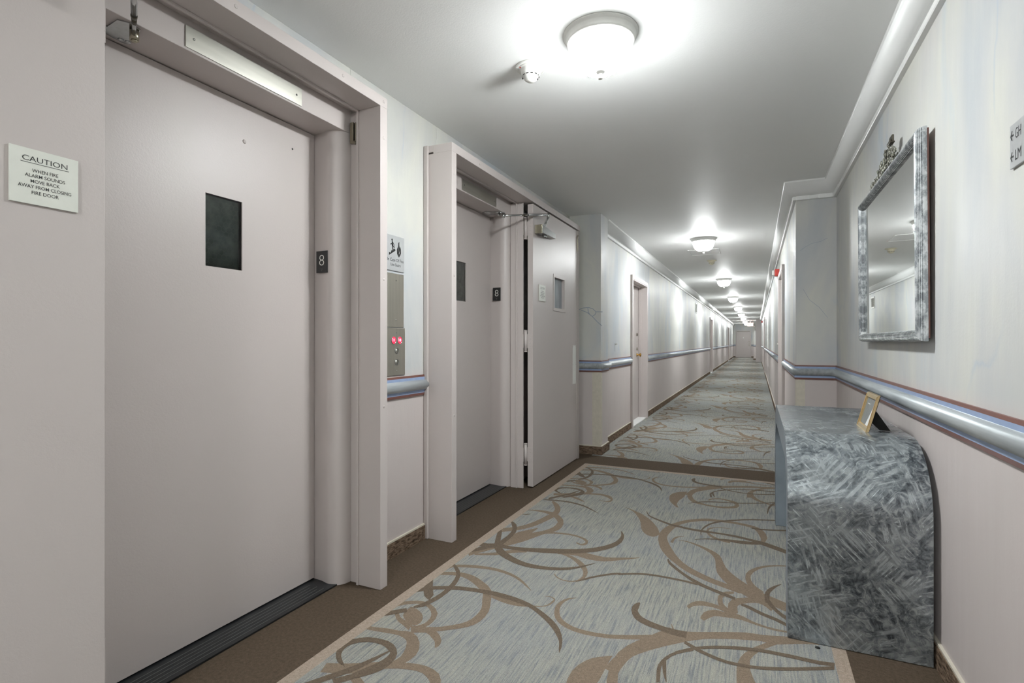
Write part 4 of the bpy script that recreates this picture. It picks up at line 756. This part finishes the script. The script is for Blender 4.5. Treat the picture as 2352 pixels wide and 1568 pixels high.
for y_, l_ in zip(LY[1:], LT[1:]):
    o = light(y_, l_, L0)
    for ch in o.children:
        if ch.name.startswith('glass_bowl'):
            if 'soft' not in ch.data.name: ch.data = SOFT if 'SOFT' in globals() else ch.data.copy()
            globals()['SOFT'] = ch.data; ch.data.name = 'soft_bowl'; ch.data.materials[0] = M['bowl_glow_soft']
light(-1.2, 'unseen fill dome light added just behind the camera', L0)  # extra lamp out of view, added to light camera-facing surfaces
light(-2.9, 'unseen fill dome light added farthest behind the camera', L0)  # another added lamp out of view, more fill from behind the camera

# smoke detectors
def detector(x, y, label, big=True):
    e = empty('smoke_detector', (x, y, H), label, 'smoke detector', None)
    m = MB(); m.lathe([(.073, -.0003), (.073, -.005), (.070, -.008), (.066, -.009)], (x, y, H), 48); m.build('base_ring', 'plastic_white' if big else 'plastic_ivory', e)
    m = MB(); m.lathe([(.066, -.008), (.052, -.011), (.047, -.014), (.046, -.030), (.044, -.038), (.036, -.044), (.030, -.058), (.020, -.066), (0, -.068)], (x, y, H), 48); b = m.build('sensor_head', 'plastic_white' if big else 'plastic_ivory', e)
    m = MB()
    for k in range(12):
        a = 2 * pi * k / 12; c_, s_ = cos(a), sin(a); r_ = .0388; tx, ty = -s_, c_
        q = [(-.0065, -.0405), (.0065, -.0405), (.0055, -.0475), (-.0055, -.0475)]
        m.face([(x + c_ * (r_ - (-.0405 - v) * -.3 + .0009) + tx * u, y + s_ * (r_ - (-.0405 - v) * -.3 + .0009) + ty * u, H + v) for u, v in q])
    m.build('vent_slot', 'slot_black', e, fixn=False)
    if big:
        m = MB(); m.box(x - .055, x - .028, y - .046, y - .034, H - .0112, H - .0095); m.build('label_sticker', 'paper_white', e)
        m = MB(); m.box(x - .040, x - .032, y - .045, y - .036, H - .0118, H - .0112); m.build('red_mark', 'red_plastic', e)
    return e
detector(-.968, 2.30, 'white round smoke detector beside the nearest dome light')
detector(-.640, 8.97, 'small ivory smoke detector on the ceiling behind the hatch', False)
detector(-.60, 17.5, 'tiny far smoke detector just behind the fourth dome light', False)
# ceiling hatch
e = empty('ceiling_hatch', (-.67, 8.08, H), 'flat square access hatch in the ceiling by the second dome light', 'hatch')
m = MB(); a, b, c2, d = -.885, -.465, 7.84, 8.32; q = .018
m.box(a, b, c2, c2 + q, H - .005, H - .0003); m.box(a, b, d - q, d, H - .005, H - .0003); m.box(a, a + q, c2 + q, d - q, H - .005, H - .0003); m.box(b - q, b, c2 + q, d - q, H - .008, H - .0003); m.build('hatch_frame', 'ceiling_paint', e)
m = MB(); m.box(a + q + .004, b - q - .004, c2 + q + .004, d - q - .004, H - .0025, H - .0003); m.build('hatch_panel', 'ceiling_paint', e)

# ---------------------------------------------------------------- corridor doors
def corridor_door(n, ya, yb, side, label, det=True):
    xf = CL if side < 0 else CR; k = 1 if side < 0 else -1      # k: direction into the corridor
    r = empty('door_%d' % n, (xf, (ya + yb) / 2, 0), label, 'door', kind='structure')
    m = MB(); T = .03; Wd = .052
    def bx(mm, d0, d1, y0, y1, z0, z1): mm.box(xf + k * d0, xf + k * d1, y0, y1, z0, z1)
    bx(m, 0, T, ya - Wd, ya, 0, 2.027); bx(m, 0, T, yb, yb + Wd, 0, 2.027); bx(m, 0, T, ya, yb, 1.975, 2.027)
    m.build('casing', 'casing_paint', r, bevel=.003)
    m = MB(); bx(m, -.155, T - .004, ya, ya + .012, 0, 1.974); bx(m, -.155, T - .004, yb - .012, yb, 0, 1.974); bx(m, -.155, T - .004, ya, yb, 1.962, 1.974)
    bx(m, -.098, -.06, ya, ya + .03, 0, 1.97); bx(m, -.098, -.06, yb - .03, yb, 0, 1.97); bx(m, -.098, -.06, ya + .03, yb - .03, 1.945, 1.97)
    m.build('door_lining', 'casing_paint', r, bevel=.0015)
    m = MB(); bx(m, -.145, -.10, ya + .015, yb - .015, .016, 1.958); p = m.build('door_panel', 'door_paint', r, bevel=.0015)
    m = MB(); bx(m, -.155, .012, ya + .012, yb - .012, .001, .014); m.build('threshold', 'trim_white' if det else 'sill_line', r, bevel=.003)
    if det:
        yk = yb - .14
        m = MB(); ax = xf - k * .10
        m.lathe([(.030, 0), (.030, k * .004), (.012, k * .010), (.010, k * .030), (.022, k * .040), (.028, k * .052), (.024, k * .062), (0, k * .066)], (ax, yk, .948), 24, axis='x'); m.build('door_knob', 'brass', p, at=O(r))
        for zz in (1.249, 1.037):
            m = MB(); m.lathe([(.024, 0), (.023, k * .008), (.012, k * .012), (0, k * .012)], (ax, yk, zz), 18, axis='x'); m.build('deadbolt', 'nickel' if zz < 1.1 else 'dark_metal', p, at=O(r))
    return r
corridor_door(5, *DL[0], -1, 'first recessed apartment door on the left corridor wall, brass knob')
corridor_door(6, *DL[1], -1, 'second apartment door on the left corridor wall')
corridor_door(7, *DL[2], -1, 'last apartment door on the left corridor wall')
corridor_door(8, *DR[0], 1, 'first apartment door on the right corridor wall, just past the step')
corridor_door(9, *DR[1], 1, 'second apartment door on the right corridor wall')
# far end door
r = empty('door_10', (-.83, YE, 0), 'grey door in the far end wall of the corridor', 'door', kind='structure')
m = MB(); a, b = -1.345, -.318
m.box(a, a + .055, YE - .03, YE, 0, 1.985); m.box(b - .055, b, YE - .03, YE, 0, 1.985); m.box(a + .055, b - .055, YE - .03, YE, 1.93, 1.985); m.build('casing', 'casing_paint', r, bevel=.003)
m = MB(); m.box(a + .058, b - .058, YE - .018, YE - .001, .01, 1.925); p = m.build('door_panel', 'door_paint', r)
m = MB(); m.box(a + .08, b - .08, YE - .05, YE - .02, 1.885, 1.915); m.build('door_closer', 'dark_metal', p, at=O(r))
for zz in (1.16, 1.01, .90):
    m = MB(); m.lathe([(.028, 0), (.024, -.012), (0, -.014)], (b - .13, YE - .018, zz), 16, axis='y'); m.build('lock', 'nickel', p, at=O(r))
m = MB(); m.box(-.86, -.80, YE - .022, YE - .018, 1.40, 1.50); m.build('number_plate', 'plastic_white', p, at=O(r))

# fire alarm strobes over the right wall
def strobe(y, label, first=None):
    if first: o = copy_tree(first, (0, y - first['_o'][1], 0)); o['label'] = label; return o
    e = empty('fire_alarm', (CR, y, 2.11), label, 'fire alarm', 'red fire alarm boxes')
    m = MB(); m.box(CR - .058, CR - .0005, y - .055, y + .055, 2.060, 2.155); m.build('housing', 'red_plastic', e, bevel=.004)
    m = MB(); m.box(CR - .090, CR - .058, y - .030, y + .030, 2.072, 2.143); m.build('strobe_lens', 'plastic_white', e, bevel=.008)
    return e
S0 = strobe(8.25, 'red fire alarm box with white strobe high on the right wall, first door beyond')
strobe(28.0, 'tiny distant red fire alarm near the far end of the right wall', S0)
# exit sign
e = empty('exit_sign', (-.31, 36.0, H), 'lit red and white exit sign hanging at the far end of the corridor', 'sign')
m = MB(); m.box(-.32, -.30, 35.99, 36.01, 2.335, H - .0005); m.build('hanger', 'plastic_white', e)
m = MB(); m.box(-.475, -.145, 35.97, 36.03, 2.115, 2.335); m.build('sign_box', 'exit_glow', e, bevel=.006)
add_text('lettering', 'exit_letter', e, [('EXIT', 0, 0, .25, .15, .02)], '-y', (-.31, 35.968, 2.225))
e = empty('emergency_light', (-.02, 36.95, 2.05), 'pair of small white emergency lamp heads by the far exit sign', 'emergency light')
m = MB(); m.box(-.05, .12, 36.94, 36.9995, 1.98, 2.09); m.build('battery_case', 'plastic_white', e, bevel=.006)
for xx in (-.085, .15):
    m = MB(); m.tube([(.035, 36.95, 2.06), (xx, 36.93, 2.09)], .010, 8); m.lathe([(.03, .03), (.045, .0), (.05, -.03), (0, -.032)], (xx, 36.92, 2.09), 20, axis='y'); m.build('lamp_head', 'plastic_white', e)
# wall vent, switch, outlets
e = empty('vent_grille', (CL, 15.3, 2.07), 'tall narrow louvred vent high on the left corridor wall', 'vent')
m = MB(); a, b, z0, z1 = 15.12, 15.50, 1.935, 2.21; X = CL + .0005
m.box(X, X + .012, a, a + .03, z0, z1); m.box(X, X + .012, b - .03, b, z0, z1); m.box(X, X + .012, a + .03, b - .03, z0, z0 + .03); m.box(X, X + .012, a + .03, b - .03, z1 - .03, z1); m.build('vent_frame', 'plastic_white', e)
m = MB(); m.box(X, X + .002, a + .03, b - .03, z0 + .03, z1 - .03); m.build('duct', 'dark_metal', e)
m = MB(); 
for k in range(12):
    zz = z0 + .04 + k * .0185; m.face([(X + .002, a + .03, zz + .010), (X + .011, a + .03, zz), (X + .011, b - .03, zz), (X + .002, b - .03, zz + .010)])
m.build('louvre', 'nickel', e, fixn=False)
e = empty('wall_intercom', (CR, 8.42, 1.11), 'small ivory bell plate on the right wall beside the first door', 'plate')
m = MB(); m.box(CR - .012, CR - .0005, 8.36, 8.44, 1.06, 1.16); m.build('plate', 'plastic_ivory', e, bevel=.002)
m = MB(); m.lathe([(.010, 0), (.009, -.008), (0, -.009)], (CR - .012, 8.40, 1.11), 12, axis='x'); m.build('bell_push', 'plastic_white', e)
e = empty('wall_outlet', (CR, 13.6, .33), 'white power outlet low on the right corridor wall', 'outlet')
m = MB(); m.box(CR - .007, CR - .0005, 13.5, 13.62, .27, .40); m.build('plate', 'plastic_white', e, bevel=.002)
m = MB(); m.box(CR - .0078, CR - .007, 13.54, 13.58, .29, .325); m.box(CR - .0078, CR - .007, 13.54, 13.58, .345, .38); m.build('socket', 'plastic_ivory', e)
e = empty('wall_hook', (CL, 6.12, 1.10), 'small white peg on the left corridor wall before the first door', 'hook')
m = MB(); m.lathe([(.012, 0), (.010, .006), (.006, .02), (.008, .026), (0, .028)], (CL + .0005, 6.12, 1.115), 14, axis='x'); m.build('peg', 'plastic_white', e)
m = MB(); m.box(CL + .0005, CL + .002, 6.115, 6.125, 1.03, 1.115); m.build('cord', 'sign_grey', e)

# ---------------------------------------------------------------- console table
CX0, CX1, CY0, CY1, CH, CRd, CT = .111, .563, 2.285, 3.762, .765, .26, .11
def wf(off):
    R = CRd - off; pts = [(CY0 + off, .003)]
    for i in range(21):
        a = pi / 2 * i / 20; pts.append((CY0 + CRd - R * cos(a), CH - CRd + R * sin(a)))
    for i in range(21):
        a = pi / 2 * i / 20; pts.append((CY1 - CRd + R * sin(a), CH - CRd + R * cos(a)))
    pts.append((CY1 - off, .003)); return pts
co_, ci_ = wf(0), wf(CT)
e = empty('console_table', ((CX0 + CX1) / 2, (CY0 + CY1) / 2, 0), 'waterfall console table in brushed grey paint standing against the right wall', 'console table')
def skin(pts, rev, x0=CX0, x1=CX1, nx=4):
    m = MB(); m.uv = []; s_ = 0; prev = None
    dense = []
    for i, p in enumerate(pts):
        if i and hypot(p[0] - pts[i - 1][0], p[1] - pts[i - 1][1]) > .1:
            q = pts[i - 1]; n = 8
            for k in range(1, n): dense.append((q[0] + (p[0] - q[0]) * k / n, q[1] + (p[1] - q[1]) * k / n))
        dense.append(p)
    for i, p in enumerate(dense):
        if prev: s_ += hypot(p[0] - prev[0], p[1] - prev[1])
        prev = p
        for k in range(nx + 1):
            x = x0 + (x1 - x0) * k / nx; m.v.append((x, p[0], p[1])); m.uv.append((x, s_))
    for i in range(len(dense) - 1):
        for k in range(nx):
            a = i * (nx + 1) + k; q = (a, a + 1, a + nx + 2, a + nx + 1)
            m.f.append(q if not rev else q[::-1]); m.m.append(0); m.sm.append(True)
    return m
skin(co_, False).build('top_surface', 'brushed_slate', e, fixn=False)
sk = skin(ci_, True, CX0 + .0005, CX1 - .0005); sk.build('inner_surface', 'slate_paint', e, fixn=False)
m = MB()
for x in (CX0, CX1):
    for i in range(len(co_) - 1):
        q = [(x, *co_[i]), (x, *co_[i + 1]), (x, *ci_[i + 1]), (x, *ci_[i])]; m.face(q if x == CX1 else q[::-1])
for (a, b) in ((co_[0], ci_[0]), (ci_[-1], co_[-1])): m.face([(CX0, *a), (CX1, *a), (CX1, *b), (CX0, *b)])
m.build('side_edge', 'slate_paint', e)
# small dark felt disc by the console foot
m = MB(); m.lathe([(.009, 0), (.008, .0015), (0, .002)], (.209, 2.257, .0016), 16); tag(m.build('felt_pad', 'black_felt'), 'tiny black disc lying on the carpet in front of the console table', 'felt pad')

# picture frame on the console
fy0, fy1, fx, fz, fh, lean = 2.600, 2.822, .425, CH + .001, .158, radians(15)
e = empty('picture_frame', (fx, (fy0 + fy1) / 2, fz), 'small gold picture frame standing on the grey console table', 'picture frame')
def fp(u, v, d):   # u along y, v up the leaning face, d out towards the corridor
    return (fx + v * sin(lean) - d * cos(lean), u, fz + v * cos(lean) - d * -sin(lean) * -1 + d * sin(lean) * 0 + .0)
def fbox(m, u0, u1, v0, v1, d0, d1):
    b = len(m.v); m.v += [fp(u, v, d) for d in (d0, d1) for u, v in ((u0, v0), (u1, v0), (u1, v1), (u0, v1))]
    for q in ((3, 2, 1, 0), (4, 5, 6, 7), (0, 1, 5, 4), (1, 2, 6, 5), (2, 3, 7, 6), (3, 0, 4, 7)): m.f.append(tuple(b + i for i in q)); m.m.append(0); m.sm.append(False)
m = MB(); a = .019
for (u0, u1, v0, v1) in ((fy0, fy1, 0, a), (fy0, fy1, fh - a, fh), (fy0, fy0 + a, a, fh - a), (fy1 - a, fy1, a, fh - a)): fbox(m, u0, u1, v0, v1, 0, .010)
for (u0, u1, v0, v1) in ((fy0 + .002, fy1 - .002, .002, .006), (fy0 + .002, fy1 - .002, fh - .006, fh - .002), (fy0 + .002, fy0 + .006, .006, fh - .006), (fy1 - .006, fy1 - .002, .006, fh - .006)): fbox(m, u0, u1, v0, v1, .010, .013)
m.build('frame', 'gold', e, bevel=.001)
m = MB(); fbox(m, fy0 + a, fy1 - a, a, fh - a, .001, .003); ph = m.build('photo_print', 'paper', e)
m = MB(); m.face([fp(fy0 + a, a, .0034), fp(fy0 + .10, a, .0034), fp(fy0 + .05, fh * .62, .0034), fp(fy0 + a, fh * .75, .0034)]); m.face([fp(fy1 - .10, fh * .68, .0034), fp(fy1 - .05, fh * .68, .0034), fp(fy1 - .05, fh * .70, .0034), fp(fy1 - .10, fh * .70, .0034)]); m.build('print_shape', 'paper_white', ph, at=O(e), fixn=False)
m = MB(); fbox(m, fy0 + .006, fy1 - .006, .004, fh - .004, -.003, 0); m.build('backing', 'black_felt', e)
m = MB(); yc = fy0 + .10
b0 = fp(yc, fh * .62, -.003)
m.prism([(b0[0], b0[2]), (fx + .088, fz + .0005), (fx + .050, fz + .0005), (fp(yc, fh * .25, -.003)[0], fp(yc, fh * .25, -.003)[2])], yc - .028, yc - .024, axis='y'); m.build('easel_leg', 'black_felt', e)

# ---------------------------------------------------------------- wall mirror
my0, my1, mz0, mz1 = 2.352, 3.566, 1.142, 1.921
e = empty('wall_mirror', (.565, (my0 + my1) / 2, mz0), 'rectangular mirror in a reeded distressed silver frame on the right wall', 'mirror')
fw, fd = .044, .034
prof = []                     # (inward from outer edge, out of wall)
N = 56
for i in range(N + 1):
    a = pi * i / N; u = fw / 2 - fw / 2 * cos(a); dd = fd * (sin(a) ** .62) if 0 < i < N else 0
    dd -= .0022 * (0.5 - .5 * cos(2 * pi * i / 4)) if 3 < i < N - 2 else 0
    prof.append((u, dd))
m = MB(); k = len(prof)
for (cy, cz, sy, sz) in ((my0, mz0, 1, 1), (my1, mz0, -1, 1), (my1, mz1, -1, -1), (my0, mz1, 1, -1)):
    for u, dd in prof: m.v.append((.565 - dd, cy + sy * u, cz + sz * u))
for i in range(4):
    j = (i + 1) % 4
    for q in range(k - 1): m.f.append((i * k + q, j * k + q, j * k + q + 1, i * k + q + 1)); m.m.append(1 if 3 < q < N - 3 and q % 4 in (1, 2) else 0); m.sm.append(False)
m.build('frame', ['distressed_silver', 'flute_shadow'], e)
m = MB(); m.box(.552, .562, my0 + fw - .004, my1 - fw + .004, mz0 + fw - .004, mz1 - fw + .004); m.build('mirror_glass', 'mirror_silver', e)
m = MB(); m.box(.5655, .572, my0 + .006, my1 - .006, mz0 + .012, mz1 - .006); m.build('backing_board', 'wood_brown', e)
orn = MB(); rnd = random.Random(3)
for i in range(330):
    t_ = rnd.random(); yy = 2.74 + .50 * t_; top = .104 * (1 - (abs(t_ - .2) / .82 if t_ > .2 else (.2 - t_) / .36)) ** 1.1 + .006
    zz = mz1 - .004 + rnd.random() * top; xx = .545 + rnd.random() * .018 - .010 * rnd.random()
    r_ = .0028 + rnd.random() * .0048; n = 8
    sx, sy_, sz_ = r_ * .7, r_ * (1 + rnd.random()), r_ * (1 + rnd.random()); an = rnd.random() * pi
    b = len(orn.v); rings = 5
    for ri in range(rings + 1):
        th = pi * ri / rings
        for kk in range(n):
            ph_ = 2 * pi * kk / n; px, py, pz = sx * sin(th) * cos(ph_), sy_ * cos(th), sz_ * sin(th) * sin(ph_)
            orn.v.append((xx + px, yy + py * cos(an) - pz * sin(an), zz + py * sin(an) + pz * cos(an)))
    for ri in range(rings):
        for kk in range(n):
            k2 = (kk + 1) % n; orn.f.append((b + ri * n + kk, b + ri * n + k2, b + (ri + 1) * n + k2, b + (ri + 1) * n + kk)); orn.m.append(0); orn.sm.append(True)
cr0 = orn.build('crest_ornament', 'pewter', e, fixn=False)
m = MB(); m.box(.548, .556, 2.80, 2.855, 2.022, 2.052); m.box(.540, .558, 2.795, 2.86, 2.016, 2.022); m.tube([(.543, 2.795, 2.026), (.543, 2.86, 2.026)], .004, 8); m.build('crest_scroll', 'dark_metal', e, bevel=.002)
# three pictures wires: the mirror leans out a hair at its top
e.rotation_euler = (0, -radians(.35), 0)

# number the repeated structural names by place
cnt = {}
for o in list(COL.objects):
    b = o.name.split('.')[0]
    if o.parent is None and b in ('trim_crown', 'trim_rail', 'trim_corner', 'trim_jamb'):
        cnt['t'] = cnt.get('t', 10) + 1; o.name = 'trim_%d' % cnt['t']
    if o.parent is None and b == 'baseboard':
        cnt['b'] = cnt.get('b', 0) + 1; o.name = 'baseboard_%d' % cnt['b']
for o in COL.objects:
    for k in ('_o', '_y'):
        if k in o: del o[k]
